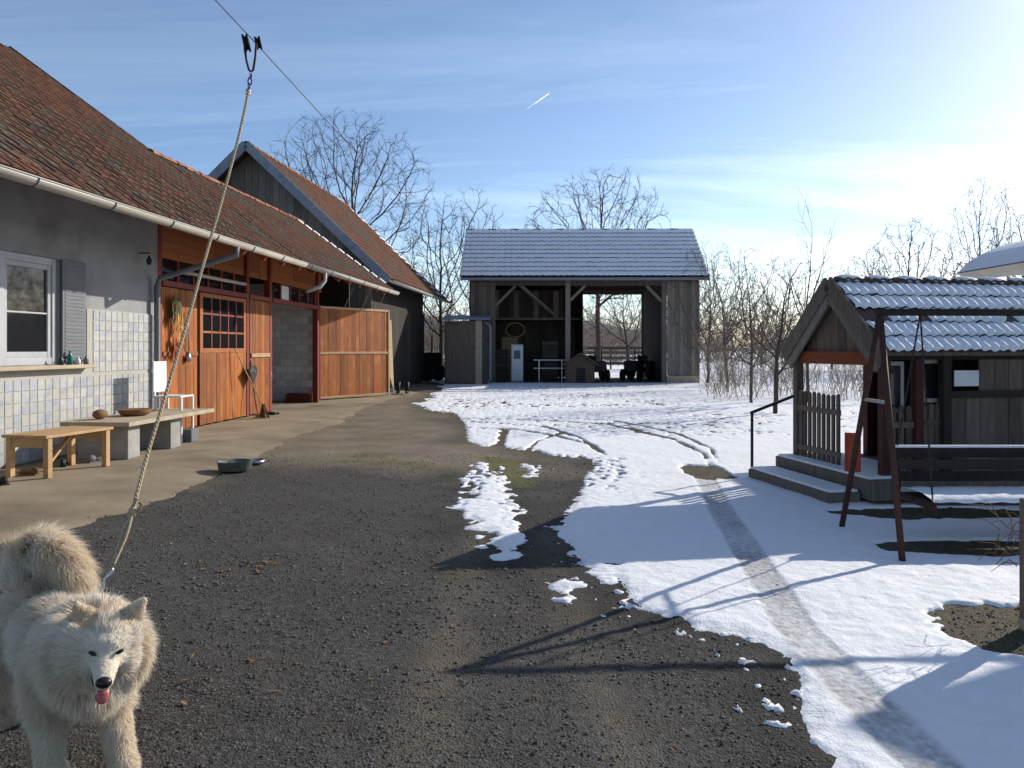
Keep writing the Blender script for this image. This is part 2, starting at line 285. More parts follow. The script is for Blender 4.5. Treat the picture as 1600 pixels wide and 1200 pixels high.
def snow_s(x, y):
    sd_ = sdist(x, y, snow_poly)
    d = np.clip(y/9, .35, 2.2)
    rag = .20*d*fbm(x/(.32*d), y/(.32*d), 5, 21)*2+.085*d*fbm(x/.045, y/.055, 3, 23)*2
    s = sd_+rag*np.where(sd_ > .6*d, .5, 1)
    for q in patches: s = np.maximum(s, sdist(x, y, q)+.34*fbm(x/.14, y/.17, 5, 33)*1.6-.03)
    # crumbs of snow along the edge
    cr = vn(x/.075, y/.075, 55)+.35*vn(x/.02, y/.02, 56)-.98-np.clip(-sd_-.05, 0, 1)*.55; s = np.where((sd_ < .05) & (sd_ > -.6) & (y < 7), np.maximum(s, cr*.6), s)
    # thin snow on the lawn, grass poking through
    far = np.clip((y-10.5)/4, 0, 1)*np.clip(1.2-(y-34)/60, .45, 1)
    s = np.minimum(s, .075+.36*(fbm(x/.11, y/.16, 3, 61)+.06)*far+(1-far)*.3+.14*far*fbm(x/2.2, y/2.2, 2, 64))
    mid = np.clip((y-7.6)/2, 0, 1)*np.clip((13-y)/3, 0, 1)*np.clip((2.2-x)/1.0, 0, 1)
    s = s-mid*np.clip(vn(x/.06, y/.08, 71)*.7+.3*vn(x/.4, y/.4, 72)-.56, 0, 1)*1.6
    for l, h in arcs: s = s-np.clip(1.15-ldist(x, y, l)/(h*.75)+.9*fbm(x/.12, y/.2, 3, 12), 0, 1)*(.20+.22*vn(x/.3, y/.3, 5))
    dirt = np.zeros_like(x)
    for l, h in tracks:
        t = np.clip((h*1.25-ldist(x, y, l))/(.3*h), 0, 1)
        s = np.where(t > 0, np.minimum(s, .3-.262*t-.035*t*(vn(x/.035, y/.035, 9)-.35)-.06*t*np.clip(vn(x/.12,y/.3,19)-.62,0,1)), s); dirt = np.maximum(dirt, t*.9*(.45+.8*fbm(x/.25, y/.35, 4, 4)+.4)*(.88+.12*np.sin(ldist(x,y,l)/.034*6.28)))
        s = np.where(t > .25, np.maximum(s, .07), s)
    c = G(1105,737); s = s-1.2*np.clip(blob(x, y, c, .36, .65)*2+1.3*fbm(x/.25, y/.3, 4, 77), 0, 1)
    s = s-1.5*np.clip(blob(x, y, (3.72,6.22), 1.0, .30)*2.2+1.0*fbm(x/.2, y/.16, 4, 81), 0, 1)
    s = s-1.5*np.clip(blob(x, y, (2.95,4.35), .62, .62)*2+1.3*fbm(x/.2, y/.2, 4, 83), 0, 1)
    s = s-1.5*np.clip(blob(x, y, (4.0,7.55), 1.1, .35)*2+1.0*fbm(x/.2, y/.2, 4, 84), 0, 1)
    # foot prints
    for k, (a, b) in enumerate([(985,818),(955,832),(1010,815),(925,835),(960,880),(1100,900),(1060,905),(1385,875),(1420,905)]):
        c = G(a, b); s = s-.12*np.clip(blob(x, y, c, .13, .09)*2, 0, 1)
    return s, dirt
def lines_x():
    a = list(np.arange(-3.2, 4.6, .02)); o = []; x = 4.6; st = .025
    while x < 900: o.append(x); st = min(st*1.02, .06) if x < 16 else st*1.12; x += st
    n = []; x = -3.2; st = .02
    while x > -900: x -= st; n.append(x); st = min(st*1.02, .055) if x > -13 else st*1.12
    return np.array(sorted(n)+a+o)
def lines_y():
    o = [-40,-20,-10,-5,-2,0,.8,1.4]; y = 1.8
    while y < 1200: o.append(y); y += max(.014, .5*y*y/1240) if y < 60 else y*.04
    return np.array(o)
def grid(xs, ys, keep=None):
    X, Y = np.meshgrid(xs, ys); nx = len(xs)
    i = np.arange(len(ys)-1)[:,None]*nx+np.arange(nx-1)[None,:]
    Fq = np.stack([i, i+1, i+1+nx, i+nx], -1).reshape(-1, 4)
    return X.ravel(), Y.ravel(), Fq
xs, ys = lines_x(), lines_y()
gx, gy = xs[::2], np.concatenate([ys[:8], ys[8::2]])
x, y, Fq = grid(gx, gy); z = zg(x, y)
m_ground = bpy.data.materials.new('gravel_yard_ground'); m_ground.use_nodes = True
t = m_ground.node_tree; n = t.nodes; L = t.links; b = n['Principled BSDF']; b.inputs['Roughness'].default_value = .92; b.inputs['Specular IOR Level'].default_value = .25
co = n.new('ShaderNodeTexCoord')
def noise(s, d=6, r=.6):
    q = n.new('ShaderNodeTexNoise'); q.inputs['Scale'].default_value = s; q.inputs['Detail'].default_value = d; q.inputs['Roughness'].default_value = r; L.new(co.outputs['Object'], q.inputs['Vector']); return q.outputs['Fac']
def rng(o, a, b_, c=0, d=1):
    q = n.new('ShaderNodeMapRange'); q.inputs[1].default_value = a; q.inputs[2].default_value = b_; q.inputs[3].default_value = c; q.inputs[4].default_value = d; L.new(o, q.inputs[0]); return q.outputs[0]
def mixc(f, a, c):
    q = n.new('ShaderNodeMixRGB')
    L.new(f, q.inputs[0])
    for i, k in ((1, a), (2, c)):
        if isinstance(k, tuple): q.inputs[i].default_value = (*k, 1)
        else: L.new(k, q.inputs[i])
    return q.outputs[0]
vo = n.new('ShaderNodeTexVoronoi'); vo.inputs['Scale'].default_value = 95; L.new(co.outputs['Object'], vo.inputs['Vector'])
gcol = mixc(rng(noise(1.1, 7), .42, .66), (.066,.062,.056), (.044,.040,.035))
bwn = n.new('ShaderNodeRGBToBW'); L.new(vo.outputs['Color'], bwn.inputs[0])
gcol = mixc(rng(bwn.outputs[0], .2, .8), gcol, mixc(rng(noise(30,3), .4, .6), (.022,.020,.018), (.105,.098,.09)))
gcol = mixc(rng(noise(1.7, 9, .72), .50, .68), gcol, (.058,.047,.036))
dcol = mixc(rng(noise(1.3, 8), .38, .66), (.225,.182,.13), (.155,.125,.09))
dcol = mixc(rng(noise(.7, 6), .5, .68), dcol, (.13,.115,.06))
lcol = mixc(rng(noise(14, 7), .38, .64), (.105,.08,.045), (.055,.055,.025))
at = n.new('ShaderNodeAttribute'); at.attribute_name = 'zone'; sp = n.new('ShaderNodeSeparateXYZ'); L.new(at.outputs['Vector'], sp.inputs[0])
aw = n.new('ShaderNodeAttribute'); aw.attribute_name = 'wet'; gcol = mixc(aw.outputs['Fac'], gcol, (.022,.019,.016)); gcol = mixc(rng(noise(.45, 5), .50, .66), gcol, mixc(rng(noise(24, 4), .4, .6), (.048,.045,.040), (.10,.094,.085)))
c_ = mixc(sp.outputs[0], gcol, dcol); c_ = mixc(sp.outputs[1], c_, lcol); c_ = mixc(sp.outputs[2], c_, (.115,.11,.02))
L.new(c_, b.inputs['Base Color'])
bn = n.new('ShaderNodeBump'); bn.inputs['Strength'].default_value = .6; bn.inputs['Distance'].default_value = .010
ad = n.new('ShaderNodeMath'); ad.operation = 'ADD'; L.new(vo.outputs['Distance'], ad.inputs[0]); L.new(noise(40, 6), ad.inputs[1]); L.new(ad.outputs[0], bn.inputs['Height']); L.new(bn.outputs[0], b.inputs['Normal'])
ground = npmesh('ground', np.stack([x, y, z], 1), Fq, m_ground, kind='structure', smooth=True)
zone = np.zeros((len(x), 3), np.float32)
zone[:,0] = np.clip(.5+sdist(x, y, dirt_poly)/1.3+1.4*fbm(x/.7, y/.9, 4, 91), 0, 1)
zone[:,1] = np.clip(.5+(y-9.6)/2, 0, 1)*np.clip(.6+sdist(x, y, snow_poly)*2, 0, 1)*(y > 8)
zone[:,1] = np.maximum(zone[:,1], np.clip(blob(x, y, G(1105,737), .5, .9)*3, 0, 1)*.8)
zone[:,1] = np.maximum(zone[:,1], np.clip((sdist(x, y, snow_poly)-.6)*1.5, 0, 1)*(x > 2.0)*(y < 9))
for l in ([(766,716),(790,758)], [(795,722),(814,758)]): zone[:,2] = np.maximum(zone[:,2], np.clip(1.3-ldist(x, y, W(l))/.17+1.2*fbm(x/.3, y/.5, 3, 7), 0, 1)*.8)
for l in ([(1010,1260),(905,980),(850,830)], [(640,1260),(700,980),(760,790)]): zone[:,0] = np.maximum(zone[:,0], .30*np.clip(1-ldist(x, y, W(l))/.20+1.2*fbm(x/.4, y/.6, 3, 17), 0, 1))
zone[:,2] = np.maximum(zone[:,2], .5*np.clip(1-ldist(x, y, W([(430,716),(700,726)]))/.35+2*fbm(x/.9, y/.6, 3, 8), 0, 1))
sdw = sdist(x, y, snow_poly)
for q in patches: sdw = np.maximum(sdw, sdist(x, y, q))
wet = np.clip(1.1+sdw/.45+2.2*fbm(x/.4, y/.4, 4, 95), 0, 1)*(y < 12)*.75
rut = np.clip(1-np.abs(ldist(x, y, W([(960,930),(860,800),(790,690)]))-.0)/.22, 0, 1); wet = np.maximum(wet, rut*.5)
a = ground.data.attributes.new('wet', 'FLOAT', 'POINT'); a.data.foreach_set('value', wet.astype(np.float32))
a = ground.data.attributes.new('zone', 'FLOAT_VECTOR', 'POINT'); a.data.foreach_set('vector', zone.ravel())

# snow: a real sheet, thick in the middle and dipping under the ground where it ends
x, y, Fq = grid(xs, ys); s, dirt = snow_s(x, y)
s = np.where(sdist(x, y, [tuple(bw(a, b)[:2]) for a, b in [(-30,-5),(-6.6,-5),(-6.6,37.5),(-30,37.5)]]) > 0, -1, s)
s = np.where(sdist(x, y, [(-1.9,36.6),(8.4,36.6),(8.4,42.6),(-1.9,42.6)]) > 0, -1, s)
h = np.where(s > 0, .024*np.tanh(s/.10)+.008*np.clip(s,0,1)*fbm(x/.5,y/.5,3,44)*6, np.maximum(s, -.3)*.25)
zs = zg(x, y)+h-.004
ok = (s > -.10)[Fq].any(1)
Fk = Fq[ok]; used = np.unique(Fk); rm = np.full(len(x), -1); rm[used] = np.arange(len(used))
snow = npmesh('ground_snow', np.stack([x, y, zs], 1)[used], rm[Fk], m_snowg, kind='stuff', smooth=True)
tag(snow, 'patchy white snow with tyre tracks lying over the yard and lawn', 'snow')
a = snow.data.attributes.new('dirt', 'FLOAT', 'POINT'); a.data.foreach_set('value', dirt[used].astype(np.float32))
print('snow faces', len(Fk), 'ground faces', (len(gx)-1)*(len(gy)-1))

# loose gravel stones
rs = np.random.RandomState(5); n0 = 62000
D_ = 2.35+9.5*rs.rand(n0)**2.1; X_ = (rs.rand(n0)*1.7-.95)*D_*.85
s0, _ = snow_s(X_, D_); keep = (s0 < -.03) & (sdist(X_, D_, apron_poly) < -.02) & (vn(X_/.45, D_/.45, 3)+.4*rs.rand(n0) > .42); X_ = X_[keep]; D_ = D_[keep]; k = len(X_)
r = (.0032+.008*rs.rand(k)**5)*np.clip(D_/3.2, 1, 1.6); ang = rs.rand(k)*6.28
base = np.array([(1,0,0),(0,1,0),(-1,0,0),(0,-1,0),(.1,.1,.75),(0,0,-.5)])
j = base[None]*(.7+.6*rs.rand(k, 6, 1))*r[:,None,None]
ca, sa = np.cos(ang)[:,None], np.sin(ang)[:,None]
V = np.stack([j[:,:,0]*ca-j[:,:,1]*sa+X_[:,None], j[:,:,0]*sa+j[:,:,1]*ca+D_[:,None], j[:,:,2]+zg(X_, D_)[:,None]+r[:,None]*.15], -1)
T = np.array([(0,1,4),(1,2,4),(2,3,4),(3,0,4)])
Ft = (np.arange(k)[:,None,None]*6+T[None]).reshape(-1,3)
m_stone = M('gravel_stone', (.15,.142,.13), (.035,.032,.028), 55, rough=.9, bump=0, rnd=0, det=2, lo=.38, hi=.62)
g = npmesh('gravel', V.reshape(-1,3), Ft, m_stone, kind='stuff'); tag(g, 'loose dark grey gravel stones over the open yard', 'gravel')

# concrete apron along the farmhouse
ap = MB(); n_ = len(apron_px)
top = [G(a, b_, .04) for a, b_ in apron_px]
rr = random.Random(3); pts = []
for i in range(n_-1):
    for q in range(26):
        p = top[i].lerp(top[i+1], q/26); dd = (top[i+1]-top[i]).normalized(); pr = Vector((dd.y, -dd.x, 0)); e_ = float(fbm(np.array([p.x/.5]), np.array([p.y/.5]), 4, 3)[0]); pts.append(p+pr*e_*.35*min(1.3, p.y/9))
pts.append(top[-1])
pts = [Vector((p.x, p.y, .0)) for p in pts]
ring = []
for p in pts: q = p-BN*.5; ring.append(Vector((q.x, q.y, .045)))
k = len(pts); inner = []
for p in pts:
    v = p.dot(BD)+.42; q = bw(-13, v); inner.append(Vector((q.x, q.y, .05)))
vs_ = [(p.x+.12, p.y-.03, -.012) for p in pts]+[tuple(p) for p in ring]+[tuple(p) for p in inner]
ap.add(vs_, [(i, i+1, k+i+1, k+i) for i in range(k-1)]+[(k+i, k+i+1, 2*k+i+1, 2*k+i) for i in range(k-1)])
o = ap.build('concrete_apron', m_conc, kind='structure', smooth=True)

# dry leaves and straw blown over the yard
rl = random.Random(21); lv = MB()
for k in range(230):
    D = 2.5+rl.random()**1.6*9; X = rl.uniform(-.62,.35)*D
    if k < 60: c = G(365,882); X, D = c.x+rl.gauss(0,.22), c.y+rl.gauss(0,.16)
    a = rl.uniform(0,6.28); l = rl.uniform(.012,.03); w_ = l*rl.uniform(.12,.55); z = float(zg(np.array([X]), np.array([D]))[0])+.006
    dx_, dy_ = math.cos(a)*l, math.sin(a)*l; ex, ey = -math.sin(a)*w_, math.cos(a)*w_
    lv.add([(X-dx_,D-dy_,z),(X+ex,D+ey,z+rl.uniform(0,.012)),(X+dx_,D+dy_,z+rl.uniform(0,.01)),(X-ex,D-ey,z+rl.uniform(0,.012))], [(0,1,2),(0,2,3)])
o = lv.build('leaf_litter', M('dry_leaf', (.17,.085,.03), (.24,.17,.09), 30, rough=.9, bump=0, rnd=0), kind='stuff'); tag(o, 'dry brown leaves and straw scattered over the gravel', 'leaves')
# ---------------------------------------------------------------- roof tile kit
TW, TE, TL = .20, .27, .34
def tile_mb(tw=TW, tl=TL, t=.016, rib=.02):
    b = MB(); prof = [(0,0),(0,t+rib*.5),(tw*.12,t+rib),(tw*.26,t),(tw*.97,t),(tw*.97,0)]
    n = len(prof); vs = [(a, 0, z) for a, z in prof]+[(a, tl, z-.006) for a, z in prof]
    b.add(vs, [tuple(range(n)), tuple(range(2*n-1, n-1, -1))]+[(i, n+i, n+(i+1)%n, (i+1)%n) for i in range(n)]); return b
me_tile = tile_mb().mesh('roof_tile', m_roof)
def slope_frames(ue, ze, tanp, v0, v1, slope_len, tw=TW, te=TE, seed=1, lift=.02, side=-1):
    """ positions (u,v,z) and course/column of every tile on a slope that rises towards side*u """
    rr = random.Random(seed); p = math.atan(tanp); out_ = []
    nc = int(slope_len/te); nv = int((v1-v0)/tw)
    for i in range(nc):
        for j in range(nv):
            s_ = i*te; out_.append((ue+side*s_*math.cos(p)+rr.uniform(-.006,.006), v0+j*tw+rr.uniform(-.006,.006)+(tw*.5 if False else 0), ze+s_*math.sin(p)+lift+rr.uniform(0,.008), rr.uniform(-.03,.03)))
    return out_, p
def join_tiles(frames, p, mb, off, side=-1, tilt=.045):
    V0 = np.array(mb.v); n = len(V0); fr = np.array(frames); k = len(fr)
    q = p-tilt; ex = np.array((0,1,0.)) if side < 0 else np.array((0,1,0.)); ey = np.array((side*math.cos(q),0,math.sin(q))); ez = np.array((-side*math.sin(q),0,math.cos(q)))
    base = V0[:,0:1]*ex+V0[:,1:2]*ey+V0[:,2:3]*ez
    V = (base[None]+fr[:,None,:3]-np.array(off)).reshape(-1,3)
    return V, mb.f, k, n
def tiles_object(name, frames, p, mb, off, m, parent, side=-1):
    V, f, k, n = join_tiles(frames, p, mb, off, side)
    vs = [tuple(a) for a in V]; fs = []
    for i in range(k): fs += [tuple(a+i*n for a in q) for q in f]
    me = bpy.data.meshes.new(name); me.from_pydata(vs, [], fs); me.update(); me.materials.append(m)
    o = bpy.data.objects.new(name, me); col.objects.link(o); o.parent = parent; o['kind'] = 'stuff'; return o
def ridge_mb(r=.12, l=.40, n=7):
    b = MB(); vs = []
    for y_, s_ in ((0,1.08),(l,.92)):
        for rad in (r*s_, r*s_-.018):
            for i in range(n): a = math.pi*i/(n-1); vs.append((math.cos(a)*rad, y_, math.sin(a)*rad*.8))
    f = []
    for i in range(n-1): f += [(i, i+1, 2*n+i+1, 2*n+i), (n+i+1, n+i, 3*n+i, 3*n+i+1), (i+1, i, n+i, n+i+1), (2*n+i, 2*n+i+1, 3*n+i+1, 3*n+i)]
    f += [(0, 2*n, 3*n, n), (n-1, 2*n-1, 4*n-1, 3*n-1)]
    return b.add(vs, f)
me_ridge = ridge_mb().mesh('ridge_tile', m_ridge)
def gutter_mb(r, v0, v1, n=10, t=.006):
    b = MB(); vs = []
    for v in (v0, v1):
        for rad in (r, r-t):
            for i in range(n): a = math.pi+math.pi*i/(n-1); vs.append((math.cos(a)*rad, v, math.sin(a)*rad))
    f = []
    for i in range(n-1): f += [(i, i+1, 2*n+i+1, 2*n+i), (n+i+1, n+i, 3*n+i, 3*n+i+1), (i, n+i, n+i+1, i+1), (2*n+i, 2*n+i+1, 3*n+i+1, 3*n+i)]
    f += [(0, 2*n, 3*n, n), (n-1, n+n-1, 4*n-1, 3*n-1)]
    b.add(vs, f); b.tube([(r,v0,.005),(r,v1,.005)], .010, 6); return b
def strap_mb(r):
    b = MB(); pts = [(math.cos(math.pi+math.pi*i/10)*(r+.004), 0, math.sin(math.pi+math.pi*i/10)*(r+.004)) for i in range(11)]
    for a, c in zip(pts[:-1], pts[1:]): b.bar(a, c, .022, .006, up=(0,1,0))
    return b

UW = -7.2; UG, ZG_, TP = -5.75, 3.36, .72          # wall plane, gutter line, roof pitch
def bthing(name, label, cat, u0, v0, z0=0):
    p = bw(u0, v0, z0); return thing(name, label, cat, p, -BA)

# ---------------------------------------------------------------- farmhouse
HV = 13.7; off = (UW, HV, 0)
house = bthing('farmhouse', 'pale plastered farmhouse with patterned wall tiles and brown tiled roof at the left', 'house', UW, HV)
def lu(u, v, z): return (u-UW, v-HV, z)
wallb = MB()
wv0, wv1, wz0, wz1 = 8.85, 11.05, 1.33, 2.80
for (a, b_, c, d) in [(1, wv0, 0, 4.42), (wv1, HV, 0, 4.42), (wv0, wv1, 0, wz0), (wv0, wv1, wz1, 4.42)]: wallb.box(-.3, 0, a-HV, b_-HV, c, d)
wallb.box(-7, -.3, 13.4-HV, 0, 0, 4.42); wallb.box(-7, -.3, 1-HV, 1.3-HV, 0, 4.42); wallb.box(-7, -6.7, 1.3-HV, 13.4-HV, 0, 4.42); wallb.box(-6.7,-.3,1.3-HV,13.4-HV,.06,.10); wallb.box(-6.7,-.3,1.3-HV,13.4-HV,3.1,3.2)
# gable wedge under the roof
wall = wallb.build('wall', m_plaster, house)
# tiled dado: grout bed and single tiles
TS = .155; vend = HV-.02
bed = MB(); bed.box(.0, .012, 8.2-HV, -.02, .055, 1.29); bed.box(.0, .012, 11.68-HV, -.02, 1.291, 2.14); bed.build('tile_bed', m_grout, house)
tb = MB(); g_ = .004
tb.hexa([(0,g_,g_),(0,TS-g_,g_),(0,TS-g_,TS-g_),(0,g_,TS-g_),(.009,g_+.004,g_+.004),(.009,TS-g_-.004,g_+.004),(.009,TS-g_-.004,TS-g_-.004),(.009,g_+.004,TS-g_-.004)])
me_wt = tb.mesh('wall_tile', m_tile_wall)
vcols = int((vend-8.2)/TS); cnt = 0
cells = []
for i in range(vcols):
    v = vend-(i+1)*TS
    for k in range(13):
        z_ = .065+k*TS
        if k < 7 and z_+TS < 1.27: cells.append((v, z_+.0))
        elif k >= 8 and v > 11.69: cells.append((v, z_+.05))
        elif k == 7 and v > 11.69: cells.append((v, z_+.05))
cells = [c for c in cells if c[0] > 9.55]
print('wall tiles', len(cells))
for v, z_ in cells[:330]: piece('tile', me_wt, wall, (.0125, v-HV, z_), (random.uniform(-.004,.004), 0, random.uniform(-.006,.006)))
# window
win = group_node('window', house)
fr = MB()
for a, b_ in ((wv0, wv0+.09), (wv1-.09, wv1), (9.87, 10.03)): fr.box(-.14, -.03, a-HV, b_-HV, wz0, wz1)
for (a, b_) in ((wz0, wz0+.1), (wz1-.1, wz1)): fr.box(-.135, -.035, wv0+.09-HV, 9.87-HV, a, b_); fr.box(-.135, -.035, 10.03-HV, wv1-.09-HV, a, b_)
fr.build('frame', m_winw, win, bevel=.008)
sash = MB()
for a, b_ in ((wv0+.09, 9.87), (10.03, wv1-.09)):
    a -= HV; b_ -= HV
    sash.box(-.12, -.05, a, a+.07, wz0+.1, wz1-.1); sash.box(-.12, -.05, b_-.07, b_, wz0+.1, wz1-.1)
    sash.box(-.118, -.052, a+.07, b_-.07, wz0+.1, wz0+.18); sash.box(-.118, -.052, a+.07, b_-.07, wz1-.17, wz1-.1); sash.box(-.105, -.06, a+.07, b_-.07, 2.02, 2.045)
sash.build('sash', m_winw, win, bevel=.006)
for a, b_ in ((wv0+.16, 9.80), (10.10, wv1-.16)):
    for c, d in ((wz0+.18, 2.02), (2.045, wz1-.17)): MB().box(-.088, -.080, a-HV, b_-HV, c, d).build('pane', m_glass, win)
cur = MB(); k = 40
for a, b_ in ((wv0+.05, 9.85), (10.05, wv1-.05)):
    pts_ = [(-.26+.015*math.sin(i*1.3), a+(b_-a)*i/k-HV) for i in range(k+1)]
    cur.add([(p[0], p[1], 1.42) for p in pts_]+[(p[0], p[1], 2.0) for p in pts_], [(i, i+1, k+1+i+1, k+1+i) for i in range(k)])
cur.build('curtain', m_winw, win, smooth=True)
MB().box(-.02, .16, 8.7-HV, 11.66-HV, 1.27, 1.325).build('sill', m_slab, house, bevel=.01)
sh = MB().box(.012, .045, 11.07-HV, 11.61-HV, 1.36, 2.80).build('shutter', m_grey, house, bevel=.006)
for k in range(26): MB().box(.045, .052, 11.12-HV, 11.56-HV, 1.42+k*.052, 1.42+k*.052+.036).build('slat', m_grey, sh)
lt = MB(); lt.lathe([(.012,0),(.035,.02),(.045,.09),(.02,.13),(.012,.16)], 10, (.18, 13.1-HV, 2.93)); lt.bar((0,13.1-HV,3.13),(.19,13.1-HV,3.13),.02,.02); lt.build('wall_lamp', m_black, house)
# roof
RL = 8.0; p_ = math.atan(TP); cs, sn = math.cos(p_), math.sin(p_)
deck = MB(); V1 = 16.9
def slab(b, ue, ze, v0, v1, ln, t=.09, o=off):
    a = [(ue, ze), (ue-ln*cs, ze+ln*sn)]
    b.hexa([(a[0][0]-o[0], v0-o[1], a[0][1]-t), (a[0][0]-o[0], v1-o[1], a[0][1]-t), (a[1][0]-o[0], v1-o[1], a[1][1]-t), (a[1][0]-o[0], v0-o[1], a[1][1]-t), (a[0][0]-o[0], v0-o[1], a[0][1]), (a[0][0]-o[0], v1-o[1], a[0][1]), (a[1][0]-o[0], v1-o[1], a[1][1]), (a[1][0]-o[0], v0-o[1], a[1][1])])
slab(deck, UG-.06, ZG_+.03, 1, V1, RL)
ur, zr = UG-.06-RL*cs, ZG_+.03+RL*sn
deck.hexa([(ur-5-UW,1-HV,zr-5*TP-.09),(ur-UW,1-HV,zr-.1),(ur-UW,V1-HV,zr-.1),(ur-5-UW,V1-HV,zr-5*TP-.09),(ur-5-UW,1-HV,zr-5*TP),(ur-UW,1-HV,zr),(ur-UW,V1-HV,zr),(ur-5-UW,V1-HV,zr-5*TP)])
m_soffit = M('soffit_board', (.15,.075,.04), (.10,.05,.03), 4, (5,.5,5), rough=.8, rnd=0)
roof = deck.build('roof', m_soffit, house)
gw = MB(); gw.prism([(UW-.35-UW, V1-.25-HV, 4.3), (UW-7-UW, V1-.25-HV, 4.3), (-7,V1-.25-HV,ZG_+(7+UG-UW)*TP-.2-.35), (ur-UW, V1-.25-HV, zr-.15), (-.35, V1-.25-HV, ZG_+(.35+UG-UW)*TP-.1)], (0,.1,0)); gw.build('gable_wall', m_greyw, house)
MB().bar((UG-.1-UW, V1-.02-HV, ZG_+.0), (ur-UW, V1-.02-HV, zr+.0), .05, .16).build('bargeboard', m_dark, house)
fr_, p_ = slope_frames(UG-.03, ZG_+.04, TP, 4.0, V1, RL, seed=4)
def camdist(f):
    q = bw(f[0], f[1], f[2]); return (q-Vector((0,0,CH))).length+ (100 if abs((q.x)/max(q.y,.1)) > .63 else 0)
fr_.sort(key=camdist); near_, rest = fr_[:300], fr_[300:]
rq = p_-.045
Mt = Matrix(((0, -math.cos(rq), math.sin(rq)), (1, 0, 0), (0, math.sin(rq), math.cos(rq)))).to_euler()
for f in near_:
    piece('roof_tile', me_tile, roof, (f[0]-UW, f[1]-HV, f[2]), (Mt.x, Mt.y, Mt.z+f[3]*.5))
tiles_object('roof_tile', rest, p_, tile_mb(), off, m_roof2, roof)
gut = MB(); gut = gutter_mb(.082, 2-HV, V1-HV); gu = gut.build('gutter', m_zinc, house, smooth=True); gu.location = (UG+.03-UW, 0, ZG_-.01)
me_strap = strap_mb(.082).mesh('gutter_strap', m_zincd)
for v in np.arange(7.0, 16.8, 1.42): piece('strap', me_strap, gu, (0, v-HV, 0))
dp = MB(); dp.tube([lu(UG+.03,13.55,ZG_-.05), lu(UG+.03,13.55,ZG_-.22), lu(UW+.14,13.5,2.75), lu(UW+.10,13.5,2.6), lu(UW+.10,13.5,.15), lu(UW+.2,13.48,.08)], .05, 10)
dp.build('downpipe', m_grey, house, smooth=True)

# ---------------------------------------------------------------- stable
stable = bthing('stable', 'long low stable with orange plank doors and mossy brown tiled roof beside the farmhouse', 'stable', UW, HV)
SV1 = 25.6; RS = 3.9
deck = MB(); slab(deck, UG-.06, ZG_+.03, V1, SV1, RS)
us, zs_ = UG-.06-RS*cs, ZG_+.03+RS*sn
deck.hexa([(us-4-UW,V1-HV,zs_-4*TP-.09),(us-UW,V1-HV,zs_-.1),(us-UW,SV1-HV,zs_-.1),(us-4-UW,SV1-HV,zs_-4*TP-.09),(us-4-UW,V1-HV,zs_-4*TP),(us-UW,V1-HV,zs_),(us-UW,SV1-HV,zs_),(us-4-UW,SV1-HV,zs_-4*TP)])
sroof = deck.build('roof', m_soffit, stable)
fr_, p_ = slope_frames(UG-.03, ZG_+.04, TP, V1, SV1, RS, seed=9)
tiles_object('roof_tile', fr_, p_, tile_mb(), off, m_roof2, sroof)
v = V1-.3
while v < SV1: piece('ridge_tile', me_ridge, sroof, (us-UW, v-HV, zs_+.0), (random.uniform(-.03,.05), random.uniform(-.06,.06), random.uniform(-.04,.04))); v += .36
for k in range(11):      # snow caught along the far verge
    s0 = .3+k*.33; b_ = MB(); uu, zz = UG-.06-s0*cs, ZG_+.09+s0*sn
    b_.hexa([(uu-UW, SV1-.22-HV, zz),(uu-UW, SV1+.02-HV, zz),(uu-.26*cs-UW, SV1+.02-HV, zz+.26*sn),(uu-.26*cs-UW, SV1-.18-HV, zz+.26*sn),(uu-.01-UW, SV1-.16-HV, zz+.05),(uu-.01-UW, SV1-.0-HV, zz+.05),(uu-.23*cs-UW, SV1-.0-HV, zz+.26*sn+.04),(uu-.23*cs-UW, SV1-.14-HV, zz+.26*sn+.04)])
    b_.build('snow', m_snow, sroof, bevel=.02)
gu = gutter_mb(.082, V1+.005-HV, SV1+.1-HV).build('gutter', m_zinc, stable, smooth=True); gu.location = (UG+.03-UW, 0, ZG_-.01)
for v in np.arange(17.2, 25.5, 1.42): piece('strap', me_strap, gu, (0, v-HV, 0))
dp = MB(); dp.tube([lu(UG+.03,18.3,ZG_-.05), lu(UG+.03,18.3,ZG_-.25), lu(UG-.05,18.2,ZG_-.4), lu(UG-.3,18.0,ZG_-.52)], .05, 10); dp.build('outlet_pipe', m_zinc, stable, smooth=True)
# rafters showing under the eave
for v in np.arange(14.2, 25.5, .95): MB().bar(lu(UG-.1, v, ZG_-.09), lu(UW-1.5, v, ZG_-.09+(1.35+UG-UW-.1+.25)*TP), .09, .13).build('rafter', m_orangeb, stable)
# structure: posts, beams, back and cross walls
for v in (13.80, 17.55, 18.88, 22.38): MB().box(-.16, -.01, v-.07-HV, v+.07-HV, .05, 4.2).build('post', m_red, stable, bevel=.008)
for (v0, v1, z_) in ((13.87, 17.48, 2.66), (18.95, 22.31, 2.66), (17.62, 18.81, 2.66)): MB().box(-.14, .012, v0-HV, v1-HV, z_, z_+.10).build('lintel', m_red, stable, bevel=.006)
MB().box(-4.0, -3.8, .05, SV1-HV, .05, 3.8).build('back_wall', m_dark, stable)
for v in (SV1-.15,): MB().box(-3.8, -.02, v-HV, v+.1-HV, .05, 4.2).build('end_wall', m_dark, stable)
# board wall above the doors
me_b = MB().box(0, .025, -1.2, 1.2, 0, .15).mesh('board', m_orangeb)
bwall = group_node('upper_wall', stable)
for k in range(7):
    for q in range(4): piece('board', me_b, bwall, (-.10+random.uniform(0,.006), 13.85+1.1+q*2.25-HV, 3.16+k*.155), (0,0,0), (1, .93, 1))
